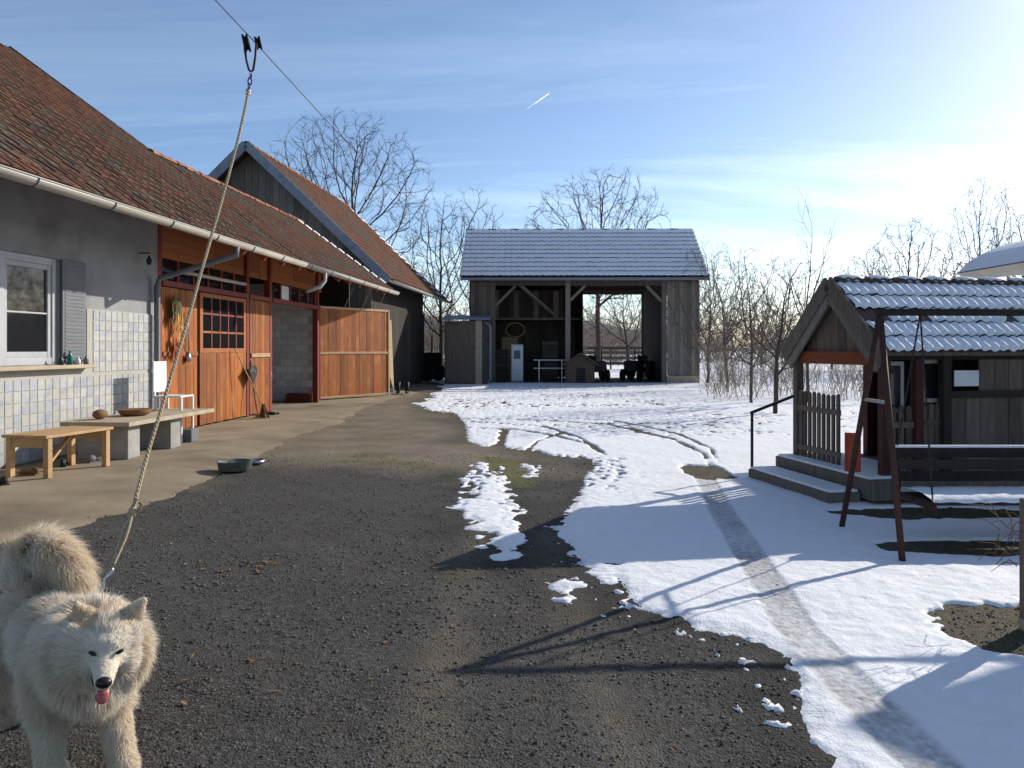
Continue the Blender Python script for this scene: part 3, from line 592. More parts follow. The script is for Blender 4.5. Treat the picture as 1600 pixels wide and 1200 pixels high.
# transom lights over the door
tr = group_node('transom', stable)
for i in range(6):
    v = 13.95+i*.6; MB().box(-.09, -.075, v-HV, v+.52-HV, 2.78, 3.12).build('pane', m_glass, tr)
    MB().box(-.10, -.04, v+.52-HV, v+.58-HV, 2.76, 3.15).build('mullion', m_red, tr)
for i in range(5):
    v = 19.0+i*.66; MB().box(-.09, -.075, v-HV, v+.58-HV, 2.78, 3.12).build('pane', m_glass if i != 1 else m_white, tr)
    MB().box(-.10, -.04, v+.58-HV, v+.64-HV, 2.76, 3.15).build('mullion', m_red, tr)
tl = MB(); tl.tube([(.16,14.1-HV,2.93),(.16,17.0-HV,2.93)], .035, 8); tl.build('conduit', m_zinc, stable, smooth=True)
# plank doors
def plank_door(parent, v0, v1, z0, z1, n_, u=0.0, m=m_orange, name='door'):
    d = group_node(name, parent); w_ = (v1-v0)/n_
    me = MB().box(0, .03, .003, w_-.003, 0, z1-z0).mesh('plank', m)
    for k in range(n_): piece('plank', me, d, (u+random.uniform(-.004,.004), v0+k*w_-HV, z0+random.uniform(-.008,.008)))
    return d
d1 = plank_door(stable, 13.88, 15.2, .08, 2.64, 9, -.06)
MB().box(-.028, .0, 13.9-HV, 15.18-HV, 1.42, 1.5).build('ledge', m_orangeb, d1)
d2 = plank_door(stable, 15.3, 17.46, .08, 1.47, 15, -.05)
b_ = MB(); z0, z1, v0, v1 = 1.47, 2.64, 15.3, 17.46
b_.box(-.06,-.015,v0-HV,v0+.12-HV,z0,z1); b_.box(-.06,-.015,v1-.12-HV,v1-HV,z0,z1); b_.box(-.058,-.012,v0-HV+.12,v1-.12-HV,z0,z0+.09); b_.box(-.058,-.012,v0-HV+.12,v1-.12-HV,z1-.08,z1)
b_.build('frame', m_orangeb, d2, bevel=.006)
nc = 5; cw = (v1-v0-.24)/nc
for i in range(1, nc): MB().box(-.05,-.02,v0+.12+i*cw-.022-HV,v0+.12+i*cw+.022-HV,z0+.09,z1-.08).build('glazing_bar', m_red, d2)
for z_ in (1.86, 2.22):
    for i in range(nc): MB().box(-.048,-.022,v0+.12+i*cw+.022-HV,v0+.12+(i+1)*cw-.022-HV,z_,z_+.04).build('glazing_bar', m_orangeb if z_ < 2 else m_red, d2)
for i in range(nc):
    for za, zb in ((1.56,1.86),(1.90,2.22),(2.26,2.56)): MB().box(-.040,-.034,v0+.12+i*cw+.022-HV,v0+.12+(i+1)*cw-.022-HV,za,zb).build('pane', m_glass, d2)
d3 = plank_door(stable, 17.66, 18.78, .08, 2.64, 8, -.04)
MB().box(-.01, .02, 17.68-HV, 18.76-HV, 1.36, 1.45).build('ledge', m_pale, d3, bevel=.004)
MB().tube([lu(UW+.05,18.70,1.0), lu(UW+.07,18.70,.95), lu(UW+.07,18.70,.8), lu(UW+.05,18.70,.75)], .012, 6).build('handle', m_steel, d3)
# block cross wall seen through the doorway
cw_ = MB().box(-3.8, -.18, 22.62-HV, 22.75-HV, .05, 3.4).build('block_wall', m_mortar, stable)
me_bl = MB().box(.006, .394, 0, .012, .006, .194).mesh('block', m_block)
for k in range(14):
    for q in range(8):
        x0 = -.58-q*.4+(.2 if k%2 else 0)
        if x0+.4 < -.17: piece('block', me_bl, cw_, (x0, 22.606-HV+random.uniform(-.003,.003), .06+k*.2))
MB().box(-.9,-.2, 22.3-HV, 22.6-HV, .05, .30).build('brick_footing', m_red, stable, bevel=.01)
MB().box(-2.2,-1.7, 22.35-HV, 22.6-HV, .05, .32).build('brick_footing', m_red, stable, bevel=.01)
MB().box(-1.95,-1.7, 22.5-HV, 22.60-HV, 2.0, 2.55).build('meter_box', m_black, stable, bevel=.01)
# the big door leaf, swung out past the wall
a0, a1 = P(500, 590, 23.3), P(606, 590, 25.7); dirv = Vector((a1.x-a0.x, a1.y-a0.y, 0)); ln = dirv.length; ang = math.atan2(dirv.y, dirv.x)
leaf = group_node('barn_door', stable); li = house.matrix_world
leaf.location = ((a0-bw(UW,HV)).dot(BN), (a0-bw(UW,HV)).dot(BD), 0); leaf.rotation_euler = (0,0,ang+BA)
npl = 18; w_ = ln/npl
me_up = MB().box(.003, w_-.003, 0, .03, 0, 1.30).mesh('plank', m_orange); me_lo = MB().box(.003, w_-.003, 0, .03, 0, 1.28).mesh('plank', m_orange)
for k in range(npl): piece('plank', me_lo, leaf, (k*w_, random.uniform(-.004,.004), .12)); piece('plank', me_up, leaf, (k*w_, random.uniform(-.004,.004), 1.44))
for z_, m_ in ((1.39, m_pale), (2.73, m_pale), (.08, m_pale)): MB().box(0, ln, -.02, .035, z_, z_+.07).build('rail', m_, leaf, bevel=.005)
MB().box(-.05, -.001, -.03, .04, .06, 2.82).build('stile', m_red, leaf); MB().box(ln+.001, ln+.06, -.03, .04, .06, 2.80).build('stile', m_pale, leaf)
for dx_ in (1.0, 1.75, 2.45): MB().tube([(dx_,.02,2.8),(dx_+.15,-.2,3.4)], .012, 5).build('stay', m_pale, leaf)

# ---------------------------------------------------------------- old barn behind the stable
BV0, BV1, BUE, BZE, BUR, BZR = 26.6, 38.6, -6.2, 3.86, -11.1, 8.45
barn = bthing('old_barn', 'tall old barn with grey boarded gable and orange brown tiled roof behind the stable', 'barn', BUE, BV0)
def lb(u, v, z): return (u-BUE, v-BV0, z)
dk = MB(); tb_ = (BZR-BZE)/(BUE-BUR)
for sgn in (1, -1):
    ue = BUE if sgn > 0 else 2*BUR-BUE
    dk.hexa([lb(ue,BV0,BZE-.1),lb(ue,BV1,BZE-.1),lb(BUR,BV1,BZR-.1),lb(BUR,BV0,BZR-.1),lb(ue,BV0,BZE),lb(ue,BV1,BZE),lb(BUR,BV1,BZR),lb(BUR,BV0,BZR)])
broof = dk.build('roof', m_roofdark, barn)
big = tile_mb(.25, .40, .02, .03)
fr_, p_ = slope_frames(BUE+.03, BZE+.02, tb_, BV0+.05, BV1, math.hypot(BUE-BUR, BZR-BZE)-.1, .25, .33, seed=12)
tiles_object('roof_tile', fr_, p_, big, (BUE,BV0,0), m_roof3, broof)
v = BV0
while v < BV1: piece('ridge_tile', me_ridge, broof, lb(BUR, v, BZR), (random.uniform(-.03,.05),0,random.uniform(-.04,.04)), (1.2,1.05,1.1)); v += .38
ss, cc = math.sin(p_), math.cos(p_)
for k in range(15):      # snow ledges near the far verge
    s0 = .1+k*.44; lw = max(.25, 2.6-k*.17+random.uniform(-.3,.3)); u_, z_ = BUE-s0*cc, BZE+s0*ss+.07
    MB().hexa([lb(u_,BV1-lw,z_),lb(u_,BV1,z_),lb(u_-.24*cc,BV1,z_+.24*ss),lb(u_-.24*cc,BV1-lw*.8,z_+.24*ss),lb(u_,BV1-lw*.9,z_+.05),lb(u_,BV1,z_+.05),lb(u_-.22*cc,BV1,z_+.24*ss+.04),lb(u_-.22*cc,BV1-lw*.7,z_+.24*ss+.04)]).build('snow', m_snow, broof)
for s_, ue in ((1, BUE), (-1, 2*BUR-BUE)):
    MB().bar(lb(ue,BV0-.02,BZE-.05), lb(BUR,BV0-.02,BZR-.0), .05, .30).build('bargeboard', m_barge, barn)
gwall = group_node('gable_wall', barn); npk = 34; uL, uR = 2*BUR-BUE+.7, BUE-.7; w_ = (uR-uL)/npk
for k in range(npk):
    u0_ = uL+k*w_; u1_ = u0_+w_-.012; hz = lambda u: BZR-abs(u-BUR)*tb_-.12
    MB().prism([lb(u0_,BV0+.5,.05),lb(u1_,BV0+.5,.05),lb(u1_,BV0+.5,hz(u1_)),lb(u0_,BV0+.5,hz(u0_))], (0,.03,0)).build('plank', m_greyw2, gwall)
bay_shade_wall = group_node('front_wall', barn); nn = 46; w_ = (36.6-BV0-.56)/nn  # near-black boards stand in for the open bay, its shade put into the colour
me_p = MB().box(0, .03, .004, w_-.004, .1, 3.1).mesh('plank', m_dark)
for k in range(nn): piece('plank', me_p, bay_shade_wall, lb(BUE-.75+random.uniform(-.006,.006), BV0+.56+k*w_, 0))
MB().prism([lb(BUE-.78,BV0+.55,.05), lb(BUE-.78,36.6,.05), lb(BUE-.78,36.6,4.4), lb(BUE-.78,BV0+.55,4.4)], (-.05,0,0)).build('bay_shade_lining', m_dark, barn)  # dark sheet painted as the shaded inside, also above the boards
MB().prism([lb(BUE-.80,36.6,.05), lb(2*BUR-BUE+.7,36.6,.05), lb(2*BUR-BUE+.7,36.6,4.4), lb(BUR,36.6,8.2), lb(BUE-.80,36.6,4.4)], (0,.05,0)).build('far_wall', m_dark, barn)
MB().box(0,.06,0,.10,0,2.9).build('post', m_greyw, barn).location = lb(BUE-.70, 29.2, .06)
gu = gutter_mb(.08, 0, BV1-BV0).build('gutter', m_zinc, barn, smooth=True); gu.location = (.08, 0, BZE-.04)
# tan panel cut to the shape of the sunlit strip in the bay
pb = MB(); A = bw(BUE-.60, 27.3, .06)
pb.prism([bw(BUE-.25,27.2,.9)-A, bw(BUE-.20,28.0,.08)-A, bw(BUE-.62,29.4,2.6)-A, bw(BUE-.66,27.3,2.7)-A], (.05,.01,0)); o = pb.build('panel', m_tan); o.location = A
tag(o, 'tan panel cut to the shape of a sunlit strip on the dark barn front past the open orange door', 'panel')
# ---------------------------------------------------------------- hay barn at the end of the yard
HX0, HX1, HD0, HD1 = -1.88, 8.42, 36.2, 42.2
HB = (3.25, HD0, 0)
hay = thing('hay_barn', 'open timber hay barn with snowy blue roof at the end of the yard', 'barn', HB, R(-.6))
def lh(x, y, z=0): return (x-HB[0], y-HB[1], z)
EX0, EX1, EY, EZ, RY, RZ = -2.27, 8.74, 35.5, 4.72, 38.9, 7.28
rk = MB(); rk.hexa([lh(EX0,EY,EZ-.1),lh(EX1,EY,EZ-.1),lh(EX1,RY,RZ-.1),lh(EX0,RY,RZ-.1),lh(EX0,EY,EZ),lh(EX1,EY,EZ),lh(EX1,RY,RZ),lh(EX0,RY,RZ)])
BY = 2*RY-EY; rk.hexa([lh(EX0,RY,RZ-.1),lh(EX1,RY,RZ-.1),lh(EX1,BY,EZ-.1),lh(EX0,BY,EZ-.1),lh(EX0,RY,RZ),lh(EX1,RY,RZ),lh(EX1,BY,EZ),lh(EX0,BY,EZ)])
hroof = rk.build('roof', m_roofdark, hay)
def wavy_courses(name, m, parent, x0, x1, ex, ey, ez, ry, rz, ncourse, tw, cover, amp, lift, thick, to, jag=0, seed=1, nn=6):
    """ rows of pan tiles (or of the snow lying on them) as real stepped, rippled strips with thickness """
    rs_ = np.random.RandomState(seed); Ls = math.hypot(ry-ey, rz-ez); c, s_ = (ry-ey)/Ls, (rz-ez)/Ls; te = Ls/ncourse
    nx = int((x1-x0)/tw)*nn+1; xx = np.linspace(x0, x1, nx); V = []; Fq_ = []
    for i in range(ncourse):
        a0 = i*te+te*(1-cover)*.25; a1 = i*te+te*(1-(1-cover)*.35)
        ph = rs_.rand()*0
        wv = amp*np.abs(np.sin((xx-x0)/tw*math.pi))
        rows = []
        for k, t_ in enumerate((0, .04, .5, 1)):
            sl = a0+(a1-a0)*t_
            if jag and k < 2: sl = sl+jag*(fbm(xx/.23, xx*0+i*3.3, 3, seed))
            hgt = lift+wv+(te*.09)*(1-t_)+ (thick if k else 0)+(rs_.rand(nx)-.5)*(.004 if jag else 0)
            rows.append(np.stack([xx-to[0], ey+sl*c-hgt*s_-to[1], ez+sl*s_+hgt*c-to[2]], 1))
        o0 = sum(len(v) for v in V); V += rows
        for k in range(3):
            q = o0+k*nx+np.arange(nx-1); Fq_.append(np.stack([q, q+1, q+1+nx, q+nx], 1))
    return npmesh(name, np.concatenate(V), np.concatenate(Fq_), m, parent, kind='stuff')
wavy_courses('roof_tile', m_roofdark, hroof, EX0, EX1, EX0, EY-.03, EZ, RY, RZ, 11, .27, 1.0, .03, .02, .02, HB)
wavy_courses('roof_snow', m_snow, hroof, EX0, EX1, EX0, EY-.03, EZ, RY, RZ, 11, .27, .80, .026, .052, .025, HB, jag=.05, seed=4)
for k in range(30):
    x0 = EX0+k*(EX1-EX0)/30; MB().tube([lh(x0,RY,RZ+.02),lh(x0+.37,RY,RZ+.03)], [.10,.085], 8).build('ridge_tile', m_snow if k%3 else m_roofdark, hroof)
MB().box(EX0-HB[0],EX1-HB[0],EY-.05-HD0,EY-.02-HD0,EZ-.13,EZ-.005).build('fascia', m_blue, hay)
for x0 in (EX0, EX1-.04): MB().bar(lh(x0+.02,EY,EZ-.08),lh(x0+.02,RY,RZ-.08),.04,.2).build('bargeboard', m_greyw, hay)
for (x0, y0) in ((HX0,HD0),(-.98,HD0),(2.42,HD0),(6.78,HD0),(HX1-.2,HD0),(HX0,HD1),(2.42,HD1),(6.78,HD1),(HX1-.2,HD1),(3.25,HD1)):
    MB().box(x0-HB[0],x0+.22-HB[0],y0-HD0,y0+.22-HD0,0,4.75).build('post', m_greyw2 if (x0 == 2.42 and y0 == HD0) else m_greyw, hay, bevel=.01)
for y0 in (HD0, HD1): MB().box(HX0-HB[0],HX1-HB[0],y0+.02-HD0,y0+.2-HD0,4.42,4.66).build('beam', m_greyw, hay)
for (a, b_) in ((lh(-.75,HD0+.1,3.5),lh(.15,HD0+.1,4.4)), (lh(6.78,HD0+.1,3.7),lh(6.1,HD0+.1,4.4)), (lh(.3,HD0+.15,4.5),lh(2.0,HD0+2.4,3.2)), (lh(2.6,HD0+.1,3.7),lh(3.3,HD0+.1,4.4))): MB().bar(a, b_, .12, .12).build('brace', m_greyw2, hay)
def cladding(name, x0, x1, y, z0, z1, m, parent, to, w_=.19, horiz=False):
    g0 = group_node(name, parent); nb = max(1, int(round((x1-x0)/w_))); w_ = (x1-x0)/nb
    me = MB().box(.004, w_-.004, 0, .03, 0, z1-z0).mesh('plank', m)
    for k in range(nb): piece('plank', me, g0, (x0+k*w_-to[0], y-to[1]+random.uniform(-.008,.008), z0+random.uniform(-.02,.02)))
    return g0
cladding('front_cladding', HX0, -.95, HD0-.04, .05, 4.6, m_greyw, hay, HB); cladding('front_cladding', 7.0, HX1+.05, HD0-.04, .35, 4.6, m_greyw2, hay, HB)
MB().box(7.0-HB[0],HX1+.05-HB[0],-.06,.10,-.1,.33).build('plinth', m_slab, hay)
cladding('back_cladding', HX0, 3.3, HD1+.05, .05, 4.6, m_greyw, hay, HB)
def side(name, x, y0, y1, m, z1=4.6):
    g0 = group_node(name, hay); nb = int((y1-y0)/.2); w_ = (y1-y0)/nb; me = MB().box(0, .03, .004, w_-.004, .05, z1).mesh('plank', m)
    for k in range(nb): piece('plank', me, g0, lh(x, y0+k*w_, 0))
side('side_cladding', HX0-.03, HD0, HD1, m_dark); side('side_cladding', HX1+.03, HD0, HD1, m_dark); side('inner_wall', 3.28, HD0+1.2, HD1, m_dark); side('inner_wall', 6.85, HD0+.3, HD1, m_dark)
MB().box(HX0-HB[0],3.2-HB[0],HD1+.10-HD0,HD1+.13-HD0,.05,4.6).build('gap_light_stop', m_dark, hay)  # added dark sheet, keeps daylight from showing through the plank gaps
gl = MB().box(-.95-HB[0],3.3-HB[0],2.5,5.9,2.95,3.05).build('loft_floor', m_greyw, hay)
MB().box(HX0-HB[0],HX1-HB[0],.05,HD1-HD0,-.05,.03).build('floor', m_earth, hay)
lf = group_node('loft_front', hay)
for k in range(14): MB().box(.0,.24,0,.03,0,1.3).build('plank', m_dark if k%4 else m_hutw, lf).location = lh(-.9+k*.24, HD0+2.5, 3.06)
# things under and beside the hay barn
fz = thing('freezer', 'narrow white enamel cabinet standing inside the hay barn left bay', 'cabinet', (.24,37.4,.03))
MB().box(-.28,.28,-.28,.28,.0,1.72).build('body', m_fridge, fz, bevel=.02)
MB().box(-.24,.24,-.30,-.282,.55,1.66).build('door', m_white, fz, bevel=.008); MB().box(-.15,.15,-.31,-.302,1.05,1.45).build('vent_grille', m_grey, fz)
MB().box(-.24,.24,-.30,-.282,.08,.50).build('drawer', m_white, fz, bevel=.008)
dh = thing('dog_kennel', 'brown wooden dog kennel with gabled roof under the hay barn centre post', 'kennel', (3.10,36.0,.02), 0)
kb = MB(); kb.prism([(-.62,0,0),(.62,0,0),(.62,0,.85),(0,0,1.28),(-.62,0,.85)], (0,.9,0)); kb.build('body', m_tan if False else M('kennel_board', (.14,.085,.05), (.09,.055,.035), 6), dh)
for s_ in (-1, 1): MB().bar((0,.42,1.33),(s_*.78,.42,.80),.05,1.1,up=(0,1,0)).build('roof_board', m_greyw, dh)
MB().box(-.2,.2,-.02,-.004,.05,.66).build('doorway', m_black, dh)  # black plate on the solid body, painted as the dark inside of the opening
def tractor(loc, rz, label, m_body, sc0=1.0):
    t_ = thing('small_tractor', label, 'tractor', loc, rz)
    MB().box(-.3,.3,-.9,.25,.45,.95).build('bonnet', m_body, t_, bevel=.05); MB().box(-.28,.28,.25,.8,.4,.62).build('gearbox', m_black, t_, bevel=.03)
    MB().box(-.26,.26,.45,.85,.78,.86).build('seat', m_black, t_, bevel=.03); MB().box(-.26,.26,.82,.9,.86,1.2).build('seat_back', m_black, t_, bevel=.03)
    MB().tube([(0,.2,.9),(0,.35,1.2)], .02, 6).build('steering_column', m_iron, t_)
    sw = MB(); k_ = 14; sw.tube([(math.cos(i*6.2832/k_)*.18,.36+math.sin(i*6.2832/k_)*.06,1.2+math.sin(i*6.2832/k_)*.17) for i in range(k_+1)], .015, 5); sw.build('steering_wheel', m_black, t_)
    for (x0, y0, r_, w0) in ((-.5,.55,.48,.22),(.5,.55,.48,.22),(-.42,-.7,.28,.14),(.42,-.7,.28,.14)):
        wb = MB(); wb.lathe([(r_*.55,-w0/2),(r_*.9,-w0/2),(r_,-w0/3),(r_,w0/3),(r_*.9,w0/2),(r_*.55,w0/2)], 18); o_ = wb.build('wheel', m_black, t_, smooth=False); o_.location = (x0,y0,r_); o_.rotation_euler = (0,R(90),0)
        rb = MB(); rb.lathe([(.02,-w0*.3),(r_*.56,-w0*.2),(r_*.56,w0*.2),(.02,w0*.3)], 14); o2 = rb.build('rim', m_fridge, o_)
    MB().tube([(.15,-.6,.9),(.15,-.6,1.5)], .03, 7).build('exhaust', m_iron, t_)
    return t_
tractor((3.95,38.0,.03), R(8), 'small dark tractor parked in the open bay next to the kennel', M('tractor_paint', (.05,.028,.022), (.03,.02,.02), 8))
tractor((6.0,38.6,.03), R(-30), 'small black tractor parked against the right wall of the hay barn', m_black)
tractor((-4.75,38.6,.0), R(70), 'dark tractor half hidden behind the old barn corner', M('tractor_paint_dark', (.02,.022,.022), (.03,.03,.03), 8)).scale = (1.45,1.45,1.45)
rk_ = thing('metal_rack', 'thin white metal rack standing by the hay barn centre post', 'rack', (1.75,36.9,.03))
for x0 in (-.5,.55): MB().tube([(x0,0,0),(x0,0,1.02)], .03, 6).build('upright', m_steel, rk_)
for z_ in (.62,1.0): MB().tube([(-.75,0,z_),(.9,0,z_)], .03, 6).build('rail', m_white, rk_)
# firewood and boxes in the dark bay
for k, (x0, y0, w0, h0, m_, lab) in enumerate([(-.55,38.5,.7,1.5,m_greyw,'tall grey crate at the back left of the hay barn bay'),(.95,39.5,1.0,1.1,m_dark,'dark box behind the white metal rack in the hay barn'),(1.9,40.0,.8,1.9,m_greyw,'tall boarded crate behind the hay barn centre post'),(-.1,39.6,.8,2.1,m_tan,'tan cupboard at the back of the hay barn behind the cabinet')]):
    t_ = thing('crate', lab, 'crate', (x0,y0,.03)); nb = int(h0/.2)
    for q in range(nb): MB().box(-w0/2,w0/2,-.02,.02,q*h0/nb+.01,(q+1)*h0/nb-.01).build('slat', m_, t_).location = (0,-.3,0)
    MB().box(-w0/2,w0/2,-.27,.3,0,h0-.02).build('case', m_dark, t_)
# wine red hoop and rope bundle hung on the back
hp = MB(); hp.tube([(math.cos(i*.4488)*.45,0,math.sin(i*.4488)*.35) for i in range(15)], .05, 6); o = hp.build('hose_coil', m_straw); o.location = (.15,38.3,2.45); tag(o, 'coiled tan hose hanging above the cabinet in the hay barn', 'hose')
# grey shed on the left of the hay barn
sh_ = thing('tool_shed', 'narrow grey shed with flat tin roof at the left of the hay barn', 'shed', (-1.96,35.3,0))
SB = (-1.96,35.3,0)
cladding('front_wall', -2.92, -1.58, 34.6, .05, 2.75, m_greyw, sh_, SB, .22); MB().box(-.96,.9,-.66,.8,.03,2.74).build('body', m_greyw, sh_)
MB().hexa([(-1.05,-.9,2.80),(1.02,-.9,2.80),(1.02,.85,2.98),(-1.05,.85,2.98),(-1.05,-.9,2.88),(1.02,-.9,2.88),(1.02,.85,3.06),(-1.05,.85,3.06)]).build('roof', m_blue, sh_)
MB().box(.38,.66,-.74,-.68,.03,2.78).build('post', m_slab, sh_); dpp = MB(); dpp.tube([(.70,-.72,2.72),(.95,-.72,2.6),(1.02,-.72,2.45),(1.02,-.72,.25),(.9,-.78,.1)], .06, 8); dpp.build('downpipe', m_blue, sh_, smooth=True)
MB().box(-.9,.36,-.735,-.712,.1,2.6).build('door', m_hutw, sh_)

# ---------------------------------------------------------------- playhouse on the right
PB = Vector((3.51, 8.82, 0)); PR = math.atan2(.178, .984)
hut = thing('playhouse', 'small dark wooden playhouse with snow striped tile roof and picket porch', 'playhouse', PB, PR)
HW, AZ, EZ2, HL, FZ = .90, 2.27, 1.52, 3.7, .25
def hroofslab(b, s_, t=.04, x0=0, x1=HL): b.hexa([(x0,s_*HW,EZ2-t),(x1,s_*HW,EZ2-t),(x1,0,AZ-t),(x0,0,AZ-t),(x0,s_*HW,EZ2),(x1,s_*HW,EZ2),(x1,0,AZ),(x0,0,AZ)])
rk = MB(); hroofslab(rk, -1); hroofslab(rk, 1); uroof = rk.build('roof', m_hutw, hut)
NC, TW2 = 5, .108; Ls = math.hypot(HW, AZ-EZ2); te = Ls/NC; ca_, sa_ = HW/Ls, (AZ-EZ2)/Ls
def pan_tile(tw, tl, m, thick=.014, amp=.020):
    b = MB(); k = 8; vs = []
    for yy, dz in ((0, .022), (tl, 0)):
        for t_ in (0, thick):
            for i in range(k+1):
                f = i/k; vs.append((f*tw, yy, dz+t_+amp*math.sin(math.pi*f)**2*1.0))
    q = k+1; fs = []
    for i in range(k): fs += [(q+i, q+i+1, 3*q+i+1, 3*q+i), (i+1, i, 2*q+i, 2*q+i+1), (i, i+1, q+i+1, q+i), (2*q+i+1, 2*q+i, 3*q+i, 3*q+i+1)]
    fs += [(0, q, 3*q, 2*q), (k, 2*q+k, 3*q+k, q+k)]
    return b.add(vs, fs).mesh('roof_tile', m)
m_htile = M('playhouse_tile', (.15,.09,.075), (.10,.07,.065), 8, rough=.8, rnd=.2)
me_pt = pan_tile(TW2, te+.03, m_htile)
ncol = int(HL/TW2); pit = math.atan2(AZ-EZ2, HW)
for i in range(NC):
    for j in range(ncol):
        piece('roof_tile', me_pt, uroof, (j*TW2+.01, -HW-.03+i*te*ca_, EZ2-.02+i*te*sa_+.012+random.uniform(0,.004)), (pit-.03, 0, 0))
for j in range(0, ncol): piece('roof_tile', me_pt, uroof, ((j+1)*TW2+.01, HW+.03, EZ2-.02+.012), (pit-.03, 0, R(180)), (1, NC*.98, 1))
# snow on the tiles: each course its own blanket, thin on the crests
def hut_snow():
    rs_ = np.random.RandomState(8); V = []; Fq_ = []; nx = ncol*12+1; xx = np.linspace(.02, ncol*TW2+.0, nx)
    for i in range(NC):
        a0, a1 = i*te-.012, (i+1)*te-.008
        f = ((xx-.01)/TW2)%1.0; wv = .020*np.sin(math.pi*f)**2; ph = .9
        if i == 2: cov = fbm(xx/.25, xx*0, 3, 7)+.16
        else: cov = np.full(nx, .2)
        rows = []
        for k, t_ in enumerate((0, .03, .14, .4, .7, .93, 1)):
            jag = fbm(xx/.12, xx*0+i*5+k, 3, 3)*.05
            sl = a0+(a1-a0)*t_+(jag if k in (0,1,2) else jag*.3)
            th = (.0,.016,.022,.024,.022,.014,.0)[k]*(1+1.2*fbm(xx/.2, xx*0+k*1.7+i, 3, 5))
            th = np.where(cov < (-.04 if k > 1 else .02), -.02, th)
            hg = .030+wv*1.0+.022*(1-t_)+th
            rows.append(np.stack([xx, -HW-.03+sl*ca_-hg*sa_, EZ2-.02+sl*sa_+hg*ca_], 1))
        o0 = sum(len(v) for v in V); V += rows
        for k in range(6):
            q = o0+k*nx+np.arange(nx-1); Fq_.append(np.stack([q, q+1, q+1+nx, q+nx], 1))
    npmesh('roof_snow', np.concatenate(V), np.concatenate(Fq_), m_snow, uroof, kind='stuff', smooth=True)
hut_snow()
nrt = 10
for j in range(nrt):
    x0 = .06+j*.36; MB().tube([(x0,0,AZ+.01),(x0+.355,0,AZ+.0)], [.075,.06], 9).build('ridge_tile', m_htile, uroof, smooth=True)
    sb_ = MB(); sb_.tube([(x0+.03,-.0,AZ+.032),(x0+.12,-.0,AZ+.040),(x0+.25,-.0,AZ+.036),(x0+.345,0,AZ+.022)], [.055,.068,.064,.05], 9); sb_.build('ridge_snow', m_snow, uroof, smooth=True)
for s_ in (-1, 1): MB().bar((-.03,s_*(HW+.05),EZ2-.06),(-.03,0,AZ+.005),.035,.17).build('bargeboard', m_greyw, hut, bevel=.004)
for s_ in (-1, 1): MB().bar((-.01,s_*(HW-.05),EZ2-.17),(-.01,0,AZ-.15),.03,.10).build('inner_bargeboard', m_greyw2, hut, bevel=.004)
for k in range(10):       # gable boards above the porch, stained orange below
    y0 = -.72+k*.145; y1 = y0+.138; zt = lambda y: AZ-.18-abs(y)*(AZ-EZ2)/HW
    MB().prism([(.10,y0,1.40),(.10,y1,1.40),(.10,y1,max(1.42,zt(y1))),(.10,y0,max(1.42,zt(y0)))], (.02,0,0)).build('gable_board', m_hutw, hut)
MB().box(.05,.09,-.78,.80,1.38,1.52).build('gable_beam', M('orange_stain', (.26,.075,.025), (.18,.05,.02), 6, (5,.5,5)), hut)
for (x0, y0, m_) in ((.02,.78,m_hutw),(.05,-.80,m_dred),(.42,-.80,m_dred),(.72,-.82,m_dark),(HL-.2,-.82,m_dark),(HL-.2,.78,m_dark),(.95,.78,m_dred)): MB().box(x0,x0+.09,y0-.045,y0+.045,FZ,1.50).build('post', m_, hut, bevel=.006)
for s_ in (-1, 1): MB().box(0,HL-.1,s_*.80-.05,s_*.80+.05,1.44,1.54).build('wall_plate', m_dark, hut)
MB().box(-.14,HL,-.95,.95,.05,FZ).build('deck', m_greyw2, hut, bevel=.01)
MB().box(-.14,.7,-.90,.9,FZ+.001,FZ+.03).build('deck_snow', m_snow, hut, bevel=.02)
st = group_node('porch_step', hut); MB().box(-.52,-.17,-.80,.9,.0,.11).build('tread', m_greyw2, st, bevel=.008); MB().box(-.50,-.18,-.78,.88,.111,.14).build('snow', m_snow, st, bevel=.012)
hr = group_node('handrail', hut); MB().tube([(-.48,.88,.1),(-.48,.88,.78)], .018, 7).build('upright', m_iron, hr); MB().bar((-.5,.88,.78),(.02,.82,.98),.04,.03).build('rail', m_iron, hr)
def pickets(name, a, b_, n_, z0, z1, m):
    g0 = group_node(name, hut); a = Vector(a); b_ = Vector(b_); d = (b_-a); ln_ = d.length; ang_ = math.atan2(d.y, d.x)
    me = MB().prism([(-.027,0,z0),(.027,0,z0),(.027,0,z1-.02),(0,0,z1),(-.027,0,z1-.02)], (0,.02,0)).mesh('picket', m)
    for k in range(n_): q = a+d*((k+.5)/n_); piece('picket', me, g0, (q.x,q.y,random.uniform(-.01,.01)), (0,0,ang_))
    for z_ in (z0+.12, z1-.2): MB().bar((a.x+.03*0,a.y,z_),(b_.x,b_.y,z_),.03,.06).build('rail', m, g0)
pickets('picket_fence', (.04,.74,0), (.04,-.12,0), 9, FZ+.02, 1.05, m_hutw); pickets('picket_fence', (.16,-.80,0), (.42,-.80,0), 3, FZ+.02, .98, m_hutw); pickets('picket_fence', (.52,-.80,0), (.74,-.80,0), 3, FZ+.02, 1.0, m_hutw)
nw = group_node('near_wall', hut); nb = 16; w_ = (HL-.2-.82)/nb; me = MB().box(.003,w_-.003,0,.025,FZ,1.05).mesh('plank', m_greyw); me2 = MB().box(.003,w_-.003,0,.025,1.12,1.46).mesh('plank', m_hutw)
for k in range(nb):
    piece('plank', me, nw, (.82+k*w_, -.845+random.uniform(-.004,.004), 0))
    if k != 0 and k != 1: piece('plank', me2, nw, (.82+k*w_, -.840, 0))
MB().box(.80,HL-.2,-.87,-.80,1.05,1.12).build('rail', m_dark, nw)
fw = group_node('far_wall', hut); me = MB().box(.003,.157,0,.025,FZ,1.5).mesh('plank', m_dark)
